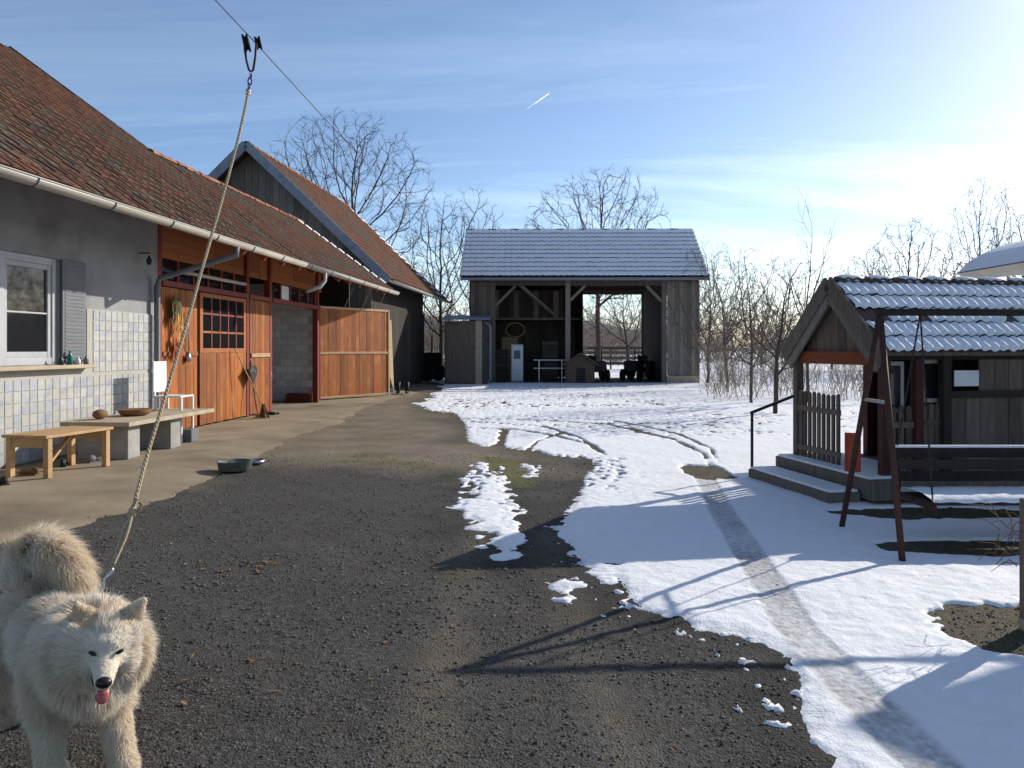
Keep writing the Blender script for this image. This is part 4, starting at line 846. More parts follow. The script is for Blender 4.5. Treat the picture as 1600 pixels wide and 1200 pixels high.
for k in range(16): piece('plank', me, fw, (1.0+k*.16, .80, 0))
for k in range(9):
    if k not in (3, 4): piece('plank', me, fw, (2.2, -.75+k*.17, 0), (0,0,R(90)))
def pwin(x0, y0, w0, z0, z1, rz):
    g0 = group_node('window', hut); g0.location = (x0,y0,0); g0.rotation_euler = (0,0,rz)
    b_ = MB(); b_.box(0,.035,0,.03,z0,z1); b_.box(w0-.035,w0,0,.03,z0,z1); b_.box(.035,w0-.035,.001,.029,z1-.04,z1); b_.box(.035,w0-.035,.001,.029,z0,z0+.04); b_.build('frame', m_zinc, g0)
    MB().box(.035,w0-.035,.012,.018,z0+.04,z1-.04).build('pane', m_glass, g0)
pwin(.14,-.74,.22,.90,1.42,0); pwin(.56,-.74,.26,1.0,1.44,0)
MB().box(.84,1.12,-.868,-.866+.01,1.17,1.33).build('window_light_panel', m_white, hut)  # white sheet painted as the daylight seen through a wall opening
sl = MB(); k_ = 10
for i in range(k_):   # moulded sled leaning on the porch
    a = i/k_; b2 = (i+1)/k_; z = lambda t: .12+.62*t; y_ = lambda t: .05*math.sin(t*3.14)
    sl.hexa([(-.11,y_(a)-.01,z(a)),(.11,y_(a)-.01,z(a)),(.11,y_(a)+.01,z(a)),(-.11,y_(a)+.01,z(a)),(-.11,y_(b2)-.01,z(b2)),(.11,y_(b2)-.01,z(b2)),(.11,y_(b2)+.01,z(b2)),(-.11,y_(b2)+.01,z(b2))])
for s_ in (-1, 1): sl.tube([(s_*.11,.0,.13),(s_*.11,.05,.43),(s_*.11,0,.74)], .02, 6)
o = sl.build('plastic_sled', m_plastic_o); o.scale = (.58,.6,.62); o.location = P(1332, 690, 7.9); o.location.z = .26; o.rotation_euler = (R(-8),0,R(-25)); tag(o, 'orange red plastic sled leaning on the playhouse porch post', 'sled')

# ---------------------------------------------------------------- garden swing
m_rust = M('rusty_swing_paint', (.055,.020,.016), (.075,.035,.022), 14, rough=.7, rnd=.1)
SWA, SWB, SWZ = P(1375, 490, 6.35), None, 1.83
swg = thing('garden_swing', 'rusty red frame garden swing with snowy dark slatted bench', 'swing', (SWA.x, SWA.y, 0))
f1, f2 = G(1315,825), G(1410,878); LSW = 3.1; bd = Vector((1, .03, 0)).normalized()
for q in (0, 1):
    o_ = bd*(LSW*q); fr_g = group_node('frame', swg)
    tops = Vector((0,0,SWZ))+o_
    for f_ in (f1, f2):
        foot = Vector((f_.x-SWA.x, f_.y-SWA.y, 0)); foot = Vector((foot.x*(1 if q == 0 else -.6), foot.y, 0))+o_
        MB().tube([foot, tops+(tops-foot)*.01],   .025, 8).build('leg', m_rust, fr_g, smooth=True)
    la = [Vector(((f_.x-SWA.x)*(1 if q == 0 else -.6), f_.y-SWA.y, 0))+o_ for f_ in (f1, f2)]
    MB().tube([la[0].lerp(tops,.62), la[1].lerp(tops,.62)], .015, 6).build('crossbar', m_zinc, fr_g)
MB().tube([Vector((-.03,0,SWZ+.01)), Vector((0,0,SWZ+.01))+bd*(LSW+.05)], .028, 8).build('top_beam', m_dark, swg, smooth=True)
st = group_node('bench', swg); bx0, bx1 = .30, 2.75
for k in range(4): MB().box(bx0,bx1,-.16+k*.12,-.16+k*.12+.10,.335,.36).build('seat_slat', m_dark, st, bevel=.004)
for k in range(3): MB().box(bx0,bx1,.36+k*.028,.385+k*.028,.44+k*.095,.44+k*.095+.08).build('back_slat', m_dark, st, bevel=.004)
sn_ = MB(); kx = 40; vs_ = []
for i in range(kx+1):
    xx_ = bx0+.03+(bx1-bx0-.06)*i/kx
    for j, (yy, zz) in enumerate(((-.17,.361),(-.16,.385),(.0,.405),(.2,.41),(.33,.40),(.34,.361))): vs_.append((xx_, yy+random.uniform(-.012,.012), zz+random.uniform(-.006,.006)))
sn_.add(vs_, [(i*6+j, i*6+j+1, i*6+j+7, i*6+j+6) for i in range(kx) for j in range(5)]); sn_.build('seat_snow', m_snow, st, smooth=True)
MB().box(bx0+.02,bx1,.413,.445,.712,.735).build('back_snow', m_snow, st, bevel=.01)
for x0 in (bx0+.02, bx1-.05):
    MB().box(x0,x0+.04,-.18,.40,.30,.334).build('bench_arm', m_dred, st); MB().bar((x0+.02,.40,.32),(x0+.02,.46,.72),.04,.03).build('back_stay', m_dred, st)
    for (yy, zz) in ((-.15,.36),(.43,.70)):
        top_ = Vector((x0+.02, .03+x0*.03, SWZ)); bot = Vector((x0+.02,yy,zz)); n_l = 26; ch = MB()
        for i in range(n_l): a = bot.lerp(top_, i/n_l); b2 = bot.lerp(top_, (i+1.15)/n_l); ch.bar(a, b2, .014 if i%2 else .005, .005 if i%2 else .014, up=(0,1,0))
        ch.build('chain', m_iron, st)
# low fence post with dry twigs at the right edge
fp = thing('fence_post', 'short brown wooden post with dry twigs at the right edge', 'post', (2.872,4.42,0))
MB().box(-.045,.045,-.045,.045,-.05,.72).build('shaft', m_hutw, fp, bevel=.01); MB().box(-.05,.05,-.05,.05,-.05,.06).build('footing', m_slab, fp, bevel=.02)
tw_ = MB(); rr = random.Random(2)
for k in range(26): a = Vector((rr.uniform(-.12,.0), rr.uniform(-.05,.2), rr.uniform(.35,.6))); d = Vector((rr.uniform(-.16,.02), rr.uniform(-.1,.1), rr.uniform(-.12,.12))); tw_.tube([a, a+d*.5+Vector((0,0,.03)), a+d], [.003,.0025,.0015], 4)
tw_.build('twigs', m_straw, fp)

# snow topped garden canopy behind the playhouse
cn = thing('garden_canopy', 'pale rounded canopy with thick snow on top behind the playhouse roof', 'canopy', (9.05,12.4,0))
def cz(x_): return 2.83+.55*math.sqrt(max(0, min(1, (x_+1.45)/2.2)))
cb_ = MB(); kk = 14; xs_ = [-1.45+2.9*i/kk for i in range(kk+1)]
prof_ = [(x_, 2.83-.10*math.sin(min(1,(x_+1.45)/.8)*3.14)*.9-.07*(x_+1.45)/2.9) for x_ in xs_]+[(x_, 2.84+.42*math.sin(math.pi*(x_+1.45)/2.9)**.8) for x_ in reversed(xs_[1:-1])]
cb_.prism([(a, -1.3, z_) for a, z_ in prof_], (0,2.6,0)); cb_.build('shell', M('pale_canvas', (.42,.41,.38), (.34,.33,.31), 3, rnd=0), cn)
sn2 = MB(); pr2 = [(x_, 2.845+.42*math.sin(math.pi*(x_+1.45)/2.9)**.8) for x_ in xs_]+[(x_, 2.86+.57*max(0,math.sin(math.pi*(x_+1.45)/2.9))**.75) for x_ in reversed(xs_[1:-1])]
sn2.prism([(a, -1.28, z_) for a, z_ in pr2], (0,2.56,0)); sn2.build('snow', m_snow, cn, bevel=.05)
for x0 in (-1.0, 1.0):
    for y0 in (-1.0, 1.0): MB().tube([(x0,y0,0),(x0,y0,2.95)], .04, 8).build('pole', m_iron, cn)

# ---------------------------------------------------------------- unseen house added at the right, shaped to cast the lower right shadow
A_, Bp = Vector((6.5,7.3,0)), Vector((10.5,10.1,0)); gd = (Bp-A_).normalized(); gl_ = (Bp-A_).length; rd = Vector((gd.y, -gd.x, 0))
nh = thing('shadow_house', 'white gabled house added out of view right of the yard to cast its shadow', 'house', Bp, math.atan2(gd.y, gd.x))
MB().prism([(-gl_+.6,-.4,0),(gl_-.6,-.4,0),(gl_-.6,-.4,3.0),(0,-.4,4.35),(-gl_+.6,-.4,3.0)], (0,-9,0)).build('wall', m_plaster, nh)
for s_ in (-1, 1):
    MB().hexa([(s_*gl_,0,2.9),(s_*gl_,-9.8,2.9),(0,-9.8,4.4),(0,0,4.4),(s_*gl_,0,3.0),(s_*gl_,-9.8,3.0),(0,-9.8,4.5),(0,0,4.5)]).build('roof', m_roofdark, nh)
    MB().hexa([(s_*gl_*.98,-.05,3.012),(s_*gl_*.98,-9.7,3.012),(0,-9.7,4.505),(0,-.05,4.505),(s_*gl_*.96,-.08,3.08),(s_*gl_*.96,-9.6,3.08),(0,-9.6,4.56),(0,-.08,4.56)]).build('roof_snow', m_snow, nh)
for x0 in (-2.4, 1.2):
    g0 = group_node('window', nh); MB().box(x0,x0+1.1,-.42,-.37,1.0,2.3).build('frame', m_white, g0); MB().box(x0+.1,x0+1.0,-.369,-.36,1.1,2.2).build('pane', m_glass, g0)

# ---------------------------------------------------------------- bench, slab table and small things by the farmhouse wall
def G6(px, py): return G(px, py, .047)
bn_ = thing('wooden_bench', 'low pale pine bench with shoes beneath against the tiled wall', 'bench', G6(75,748), -BA)
b0 = G6(75,748); w0, l0, h0 = .56, 0, .50
e1 = G6(172,728); l0 = (e1-b0).length; bn_.rotation_euler = (0,0,math.atan2(e1.y-b0.y, e1.x-b0.x)-R(90))
for k in range(4): MB().box(-.60+k*.155,-.60+k*.155+.148,-.04,l0+.05,h0-.035,h0).build('seat_board', m_bench, bn_, bevel=.004)
for (x0, y0) in ((-.58,.0),(-.07,.0),(-.58,l0-.07),(-.07,l0-.07)): MB().box(x0,x0+.07,y0,y0+.07,0,h0-.036).build('leg', m_bench, bn_, bevel=.004)
MB().box(-.51,-.07,.01,.04,h0-.15,h0-.036).build('apron', m_bench, bn_); MB().box(-.51,-.07,l0-.05,l0-.02,h0-.15,h0-.036).build('apron', m_bench, bn_); MB().bar((-.3,.3,.08),(-.3,l0*.7,h0-.05),.05,.03).build('brace', m_bench, bn_)
def shoe(loc, rz, label, m):
    b_ = MB(); b_.ell((0,.07,.035),(.045,.10,.032),10,6); b_.ell((0,-.06,.05),(.038,.06,.05),10,6); b_.box(-.04,.04,-.11,.15,0,.018); o = b_.build('shoe', m, smooth=False); o.location = loc; o.rotation_euler = (0,0,rz); tag(o, label, 'shoe')
shoe(G6(8,757)+Vector((-.05,0,0)), R(60), 'black shoe lying out in front of the bench at the left edge', m_black); shoe(G6(100,728), R(20), 'black shoe under the middle of the pine bench', m_black); shoe(G6(150,722), R(-30), 'dark shoe under the far end of the pine bench', m_grey); shoe(G6(48,742), R(75), 'brown shoe under the near end of the pine bench', m_straw)
m_legblock = M('grey_leg_block', (.34,.33,.31), (.25,.24,.23), 7, rough=.95, bump=.35, bsc=60, rnd=.1)
tb_t = thing('slab_table', 'low concrete slab table on two block legs by the downpipe', 'table', G6(200,718), -BA)
t0 = G6(200,718)
def lt_(p): d = p-t0; return (d.dot(BN), d.dot(BD), d.z)
MB().box(-.85,.12,-.18,2.35,.46,.52).build('table_top', m_slab, tb_t, bevel=.008)
for y0 in (0, 1.15): MB().box(-.72,0,y0,y0+.30,0,.459).build('leg', m_legblock, tb_t, bevel=.01)
MB().box(-.55,-.1,2.0,2.25,0,.2).build('foot_block', m_grey, tb_t, bevel=.01)
bk = MB(); bk.lathe([(.12,0),(.20,.02),(.24,.09),(.235,.095),(.19,.03),(.0,.02)], 18, caps=False); o = bk.build('bowl', M('brown_clay', (.30,.15,.07), (.22,.10,.05), 9), smooth=True); o.location = t0+BN*(-.42)+BD*(.9)+Vector((0,0,.521)); tag(o, 'shallow brown bowl on the slab table', 'bowl')
lf_ = MB(); lf_.ell((0,0,.07),(.09,.14,.07),10,6); o = lf_.build('bread_loaf', m_straw, smooth=True); o.location = t0+BN*(-.55)+BD*(.25)+Vector((0,0,.521)); tag(o, 'small brown lump on the near end of the slab table', 'loaf')
chp = thing('chair', 'white painted chair standing behind the slab table at the downpipe', 'chair', t0+BN*(-.05)+BD*(1.9)+Vector((0,0,0)), -BA)
for (x0, y0) in ((-.62,.0),(-.62,.38),(-.2,.0),(-.2,.38)): MB().box(x0,x0+.035,y0,y0+.035,0,.72).build('leg', m_white, chp)
MB().box(-.64,-.17,-.02,.43,.721,.75).build('seat', m_white, chp, bevel=.008); MB().box(-.655,-.63,0,.42,.80,1.30).build('backrest', m_white, chp, bevel=.02)
for y0 in (.02,.37): MB().box(-.65,-.62,y0,y0+.035,.75,.82).build('back_post', m_white, chp)
# bottles on the sill
for k, (v, h_, m_, lab) in enumerate(((10.95,.13,m_green,'dark green bottle on the window sill nearest the frame'),(11.15,.20,M('teal_glass',(.02,.16,.13),None,rough=.2),'tall teal bottle in the middle of the window sill'),(11.33,.11,m_white,'small white pot on the window sill'),(11.52,.12,m_grey,'grey jar at the far end of the window sill'))):
    b_ = MB(); b_.lathe([(.0,0),(.035,.0),(.038,h_*.6),(.016,h_*.78),(.014,h_),(.0,h_)], 12, caps=False); o = b_.build('bottle', m_, smooth=True); o.location = bw(UW+.10, v, 1.326); tag(o, lab, 'bottle')
# dog dish and pot on the apron edge
pt = thing('dog_dish', 'dented grey green metal dog pot on the apron edge', 'pot', G(367,735,.008))
pt_b = MB(); pt_b.lathe([(.0,.004),(.16,.0),(.20,.02),(.215,.12),(.225,.125),(.205,.12),(.18,.02),(.0,.015)], 20, caps=False); pt_b.build('pot', M('old_enamel',(.13,.15,.12),(.22,.23,.22),8,rough=.4), pt, smooth=True)
b_ = MB(); b_.lathe([(.0,.0),(.11,.0),(.14,.05),(.10,.01)], 16, caps=False); o = b_.build('steel_bowl', m_steel, smooth=True); o.location = G(398,724,.008); tag(o, 'small bright steel bowl next to the dog pot', 'bowl')
b_ = MB(); b_.lathe([(.0,.0),(.10,.0),(.13,.06),(.09,.012)], 16, caps=False); o = b_.build('white_bowl', m_white, smooth=True); o.location = G(609,612,.056); o.rotation_euler = (R(60),0,R(20)); tag(o, 'white bowl tipped up beside the big orange door leaf', 'bowl')
for k, (px, lab) in enumerate(((622,'left of two black rubber boots by the old barn'),(636,'right of two black rubber boots by the old barn'))):
    b_ = MB(); b_.tube([(0,0,.04),(0,0,.2),(0,.0,.38)], [.07,.06,.085], 10); b_.ell((0,-.1,.05),(.06,.14,.05),10,6); o = b_.build('rubber_boot', m_black, smooth=True); o.location = G(px,615,.056); tag(o, lab, 'boot')
# broom, rake and things at the stable door
br = thing('broom', 'pale handled broom leaning on the plank door', 'broom', bw(UW+.45, 17.25, .056))
MB().tube([(0,0,.25),(-.43,-.55,1.5)], .014, 7).build('handle', m_pale, br)
bb = MB(); rr = random.Random(6)
for k in range(70): a = rr.uniform(0,6.28); q = rr.random()**.5; bb.tube([(.0+math.cos(a)*.03*q, math.sin(a)*.03*q,.30),(math.cos(a)*.13*q+.03, math.sin(a)*.10*q,.0)], [.004,.003], 4)
bb.build('bristles', m_straw, br)
rk2 = thing('leaf_rake', 'black fan rake standing head up against the plank door', 'rake', bw(UW+.30, 17.35, .056))
MB().tube([(0,0,0),(-.16,.12,.75)], .014, 7).build('handle', m_straw, rk2)
fb = MB(); fb.prism([(-.16,.12,.70),(-.15,-.16,1.0),(-.18,.02,1.08),(-.20,.05,1.25),(-.20,.16,1.10),(-.17,.36,1.12),(-.17,.42,.98)], (.015,.01,0)); fb.build('head', m_black, rk2)
gar = thing('dried_garland', 'bunch of dried plants and orange ribbons hanging on the left plank door', 'garland', bw(UW+.02, 14.2, 2.3))
for nm, m_, y0, x0 in (('stems', M('dried_leaf',(.07,.09,.03),(.11,.10,.04),12), 0, .03), ('corn_husks', M('corn_husk',(.50,.28,.05),(.38,.16,.03),12), .12, .05), ('ribbon', m_plastic_o, .06, .05)):
    b_ = MB()
    for k in range(60 if nm == 'stems' else 26):
        z1 = rr.uniform(-.1,.25) if nm == 'stems' else rr.uniform(-.55,-.1) if nm == 'corn_husks' else rr.uniform(-.75,-.5); yy = y0+rr.uniform(-.14,.14)
        a = Vector((x0+rr.uniform(-.02,.05), yy, z1)); d = Vector((rr.uniform(-.01,.05), rr.uniform(-.09,.09), rr.uniform(-.32,-.12))); s_ = Vector((0,rr.uniform(.012,.03),0))
        b_.add([a-s_*.4, a+s_*.4, a+d*.5+s_, a+d*.5-s_, a+d], [(0,1,2,3),(3,2,4)])
    b_.build(nm, m_, gar)
st_ = MB(); st_.tube([(0,0,0),(.0,.0,-.3),(.01,.02,-.75)], .012, 6); st_.lathe([(.0,-.95),(.05,-.93),(.06,-.85),(.02,-.75)], 10); o = st_.build('ladle', m_steel, smooth=True); o.location = bw(UW+.02,14.75,2.25); tag(o, 'long steel ladle hanging on the left plank door', 'ladle')
for k, (px, py, lab, m_) in enumerate(((408,652,'dark work glove on the concrete by the broom', m_grey), (424,648,'black work glove past the broom', m_black))):
    b_ = MB(); b_.ell((0,0,.03),(.13,.08,.04),9,5); b_.ell((.12,.05,.03),(.06,.03,.025),8,5); b_.ell((-.1,.07,.025),(.06,.03,.02),8,5); o = b_.build('work_glove', m_, smooth=True); o.location = G6(px,py); tag(o, lab, 'glove')
# ---------------------------------------------------------------- bare winter trees
def grow_tree(seed, H, spread,  trunk_h, r0, lean=(0,0), kids=(7,6,5,4), ratio=(.62,.6,.58,.55), angle=(38,42,45,50), upw=.12, gn=.16, nside=(8,6,4,3,3), straight=False, minr=.004, width=None, tf=.62):
    rr = random.Random(seed); tr, cr = MB(), MB()
    def rv(): return Vector((rr.gauss(0,1), rr.gauss(0,1), rr.gauss(0,1)))
    def path(p, d, L_, n, g, up):
        pts = [p.copy()]; q = p.copy(); d = d.normalized()
        for i in range(n):
            d = (d+rv()*g+Vector((0,0,up))).normalized(); q = q+d*(L_/n); pts.append(q.copy())
        return pts
    def branch(p, d, L_, r, lev):
        n = (7,5,4,3,3)[lev]; pts = path(p, d, L_, n, gn*(.35 if lev == 0 else 1), upw if lev else .02)
        r1 = r*(.5 if lev == 0 else .28); rs_ = [max(minr*.6, r+(r1-r)*i/n) for i in range(n+1)]
        if lev == 0: rs_[0] *= 1.35
        (tr if lev <= 1 else cr).tube(pts, rs_, nside[lev], caps=False)
        if lev >= len(kids): return
        k = kids[lev]; k = max(2, int(round(k*rr.uniform(.8,1.2))))
        lo = (trunk_h/L_ if lev == 0 else .22)
        for i in range(k):
            t_ = lo+(1-lo)*((i+rr.random())/k) if i < k-1 else 1.0
            f = t_*n; j = min(int(f), n-1); q = pts[j].lerp(pts[j+1], f-j); dd = (pts[j+1]-pts[j]).normalized()
            a = R(rr.gauss(angle[lev], 10))*(1 if i < k-1 else .35); az = rr.uniform(0, 6.283) if lev else (i*2.4+rr.uniform(-.5,.5))
            ref = Vector((1,0,0)) if abs(dd.x) < .8 else Vector((0,1,0)); x_ = (ref-dd*ref.dot(dd)).normalized(); y_ = dd.cross(x_)
            nd = dd*math.cos(a)+(x_*math.cos(az)+y_*math.sin(az))*math.sin(a)
            ll = L_*ratio[lev]*rr.uniform(.75,1.2)*(1-.35*t_ if lev else 1)*(spread if lev == 0 else 1)
            rl = max(minr, min(rs_[j]*.68, r*.62))
            branch(q, nd, ll, rl, lev+1)
    branch(Vector((0,0,-.1)), Vector((lean[0], lean[1], 1)), H*tf if not straight else H*.8, r0, 0)
    zt = max(v[2] for v in cr.v); s_ = H/zt
    xs0 = sorted(v[0] for v in cr.v); x0_, x1_ = xs0[int(len(xs0)*.01)], xs0[int(len(xs0)*.99)]; sx = s_ if not width else width/(x1_-x0_)
    cx = (x0_+x1_)/2*sx
    for b in (tr, cr): b.v = [(v[0]*sx-cx*min(1, max(0, v[2])/zt*2), v[1]*sx, v[2]*s_) for v in b.v]
    return tr, cr
def raw_mesh(mb, name, m):
    me = bpy.data.meshes.new(name); me.from_pydata(mb.v, [], mb.f); me.update(); me.materials.append(m)
    me.polygons.foreach_set('use_smooth', [True]*len(me.polygons)); return me
def tree(name, label, px, D, seed, H, **k):
    mk = k.pop('mat', m_bark); grp = k.pop('group', None); rz = k.pop('rz', 0)
    t_ = thing(name, label, 'tree', ((px-800)/F*D, D, 0), rz, grp); a, b = grow_tree(seed, H, **k)
    for nm, mb in (('trunk', a), ('crown', b)):
        o = bpy.data.objects.new(nm, raw_mesh(mb, nm, mk)); col.objects.link(o); o.parent = t_
    return t_, a, b
def colonize(seed, H, width, base_h, trunk_h, step, n_att=1300, lean=(0,0), tip=.012, p=2.35, twigs=2, depth=None, up=.12, tl=1.6):
    """ crown grown towards points spread through its volume; pipe-model radii """
    rs_ = np.random.RandomState(seed); cz_, rz_ = (base_h+H)/2, (H-base_h)/2; rx = width/2
    q = rs_.normal(0,1,(n_att*3,3)); q /= np.linalg.norm(q, axis=1)[:,None]; q *= (rs_.rand(len(q))**(1/2.6))[:,None]
    lump = vn(q[:,0]*2.3+9, q[:,2]*2.3+q[:,1]*1.9+5, seed)
    q = q[(lump+.25*rs_.rand(len(q))) > .42+.25*(np.linalg.norm(q, axis=1)-.5)][:n_att]
    at = q*np.array([rx, rx*.9, rz_])+np.array([lean[0], lean[1], cz_])
    nodes = []; par = []; z_ = 0.0; c = np.array([0.,0.,-.1]); k = 0
    while c[2] < trunk_h:
        nodes.append(c.copy()); par.append(k-1); k += 1
        c = c+np.array([lean[0]*.16/max(trunk_h,.5)*step+rs_.normal(0,.06)*step, lean[1]*.16*step+rs_.normal(0,.06)*step, step])
    near = np.zeros(len(at), int); nd = np.full(len(at), 1e9); done = 0
    for it in range(140):
        P_ = np.array(nodes[done:])
        if len(P_) == 0: break
        D2 = np.linalg.norm(at[:,None,:]-P_[None], axis=2); j = D2.argmin(1); m = D2[np.arange(len(at)), j]; b_ = m < nd; near[b_] = j[b_]+done; nd[b_] = m[b_]; done = len(nodes)
        alive = nd > step*1.35; at = at[alive]; near = near[alive]; nd = nd[alive]
        if len(at) == 0: break
        infl = nd < (max(rx, rz_)*1.6 if it < 12 else step*9)
        if not infl.any(): break
        allp = np.array(nodes)
        dirs = np.zeros((len(nodes),3)); dv = at[infl]-allp[near[infl]]; dv /= np.linalg.norm(dv, axis=1)[:,None]+1e-9
        np.add.at(dirs, near[infl], dv)
        for g in np.unique(near[infl]):
            v = dirs[g]; l = np.linalg.norm(v)
            if l < 1e-6: continue
            pd = allp[g]-allp[par[g]] if par[g] >= 0 else np.array([0,0,1.]); v = v/l+pd/(np.linalg.norm(pd)+1e-9)*.75+rs_.normal(0,.13,3)+np.array([0,0,up]); v /= np.linalg.norm(v); nw_ = allp[g]+v*step
            if np.min(((allp-nw_)**2).sum(1)) < (step*.5)**2: continue
            nodes.append(nw_); par.append(int(g))
    N_ = len(nodes); ch = [[] for _ in range(N_)]
    for i, q_ in enumerate(par):
        if q_ >= 0: ch[q_].append(i)
    r = np.zeros(N_)
    for i in range(N_-1, -1, -1): r[i] = tip if not ch[i] else sum(r[c_]**p for c_ in ch[i])**(1/p)
    r[0] *= 1.3
    tr, cr = MB(), MB(); nodes = [Vector(a) for a in nodes]; big = r[0]*.42
    stack = [(0, None)]
    while stack:
        i, frm = stack.pop(); pts = [nodes[frm]] if frm is not None else []; rs2 = [min(r[frm]*.8, r[i]*1.1)] if frm is not None else []
        while True:
            pts.append(nodes[i]); rs2.append(r[i])
            if not ch[i]: break
            o_ = sorted(ch[i], key=lambda c_: -r[c_])
            for c_ in o_[1:]: stack.append((c_, i))
            i = o_[0]
        if len(pts) > 1:
            m_ = max(rs2); (tr if m_ > big else cr).tube(pts, rs2, 9 if m_ > big else 5 if m_ > tip*4 else 4 if m_ > tip*2 else 3, caps=False)
    rr_ = random.Random(seed)
    for i in range(N_):
        if par[i] < 0 or r[i] > tip*3.2: continue
        d0 = (nodes[i]-nodes[par[i]]).normalized()
        for _ in range(twigs+1 if not ch[i] else (1 if rr_.random() < .85 else 0)):
            d = (d0+Vector((rr_.gauss(0,.6), rr_.gauss(0,.6), rr_.gauss(.12,.5)))).normalized(); L_ = step*tl*rr_.uniform(.5,1.2); m1 = nodes[i]+d*L_*.5; e_ = m1+(d+Vector((rr_.gauss(0,.35), rr_.gauss(0,.35), rr_.gauss(.1,.3)))).normalized()*L_*.5
            cr.tube([nodes[i], m1, e_], [tip*.66, tip*.5, tip*.32], 3, caps=False)
    return tr, cr
def ctree(name, label, px, D, seed, H, width, base_h, trunk_h, step, group=None, mat=m_bark, **k):
    t_ = thing(name, label, 'tree', ((px-800)/F*D, D, 0), 0, group); a, b = colonize(seed, H, width, base_h, trunk_h, step, **k)
    for nm, mb in (('trunk', a), ('crown', b)):
        o = bpy.data.objects.new(nm, raw_mesh(mb, nm, mat)); col.objects.link(o); o.parent = t_
    return t_, a, b
orch = 'bare fruit trees along the right edge of the lawn'
ctree('walnut_tree', 'large spreading bare walnut tree rising behind the old barn', 543, 50, 3, 16.4, 11.0, 4.5, 4.5, .34, n_att=2300, tip=.0125, twigs=3)
ctree('bare_tree', 'slim bare tree with dark trunk between the old barn and the hay barn', 690, 43, 11, 9.8, 4.2, 2.0, 2.2, .27, n_att=1300, tip=.012, twigs=3)
ctree('bare_tree', 'thin upright bare tree just behind the left end of the hay barn', 738, 47, 15, 11.2, 4.2, 2.5, 2.4, .30, n_att=1000, tip=.0125, twigs=3)
ctree('bare_tree', 'broad bare tree with its crown above the hay barn ridge', 935, 54, 24, 13.6, 10.4, 4.0, 4.0, .34, n_att=2200, tip=.0125, twigs=3)
ctree('fruit_tree', 'gnarled leaning fruit tree seen through the open bay of the hay barn', 985, 47, 31, 6.6, 6.2, 1.6, 1.5, .24, n_att=1100, tip=.008, lean=(-.6,0), twigs=3)
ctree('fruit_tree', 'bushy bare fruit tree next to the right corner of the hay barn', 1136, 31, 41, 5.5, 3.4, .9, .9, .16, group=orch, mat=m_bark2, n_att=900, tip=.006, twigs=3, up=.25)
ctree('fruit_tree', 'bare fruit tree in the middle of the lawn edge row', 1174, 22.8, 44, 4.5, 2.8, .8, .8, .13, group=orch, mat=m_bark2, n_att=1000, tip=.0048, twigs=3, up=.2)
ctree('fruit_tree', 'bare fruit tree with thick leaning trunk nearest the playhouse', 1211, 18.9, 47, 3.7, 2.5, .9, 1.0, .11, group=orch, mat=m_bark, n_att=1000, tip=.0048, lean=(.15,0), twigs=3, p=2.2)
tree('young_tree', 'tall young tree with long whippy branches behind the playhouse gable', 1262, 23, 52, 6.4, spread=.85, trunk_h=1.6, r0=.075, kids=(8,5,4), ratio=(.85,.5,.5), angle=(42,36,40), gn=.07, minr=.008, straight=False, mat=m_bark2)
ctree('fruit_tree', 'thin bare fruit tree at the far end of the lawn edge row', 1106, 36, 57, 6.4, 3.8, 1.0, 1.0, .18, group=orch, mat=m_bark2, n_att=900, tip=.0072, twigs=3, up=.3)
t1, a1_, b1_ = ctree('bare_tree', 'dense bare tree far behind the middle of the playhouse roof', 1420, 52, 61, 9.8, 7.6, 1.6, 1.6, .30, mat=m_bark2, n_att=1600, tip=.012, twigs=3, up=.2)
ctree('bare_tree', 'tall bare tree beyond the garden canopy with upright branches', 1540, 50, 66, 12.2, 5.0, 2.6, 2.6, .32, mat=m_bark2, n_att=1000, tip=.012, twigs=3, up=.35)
# far trees share two built crowns
a2_, b2_ = colonize(71, 9.0, 6.5, 1.8, 1.8, .30, n_att=1200, tip=.0125, twigs=3, up=.2)
pool = [(raw_mesh(a1_, 'trunk', m_bark2), raw_mesh(b1_, 'crown', m_bark2)), (raw_mesh(a2_, 'trunk', m_bark2), raw_mesh(b2_, 'crown', m_bark2))]
for k, (px, D, s_, lab) in enumerate([(1362,58,.88,'bare tree right of the young whippy tree, far off'),(1480,62,1.0,'far bare tree left of the tall upright one'),(1600,54,1.1,'bare tree cut by the right edge above the canopy'),(1300,60,.75,'low far bare tree behind the playhouse ridge end'),(1190,66,.7,'far bare tree behind the lawn edge row'),(1075,60,.95,'far bare tree just right of the hay barn roof'),(795,58,1.0,'far bare tree peeping over the left of the hay barn ridge'),(655,58,.9,'far bare tree at the right foot of the old barn roof'),(470,60,1.2,'far bare tree left of the walnut, low behind the old barn')]):
    t_ = thing('bare_tree', lab, 'tree', ((px-800)/F*D, D, 0), k*1.3, 'bare trees far behind the yard'); t_.scale = (s_,)*3
    for nm, me in zip(('trunk', 'crown'), pool[k%2]): piece(nm, me, t_)
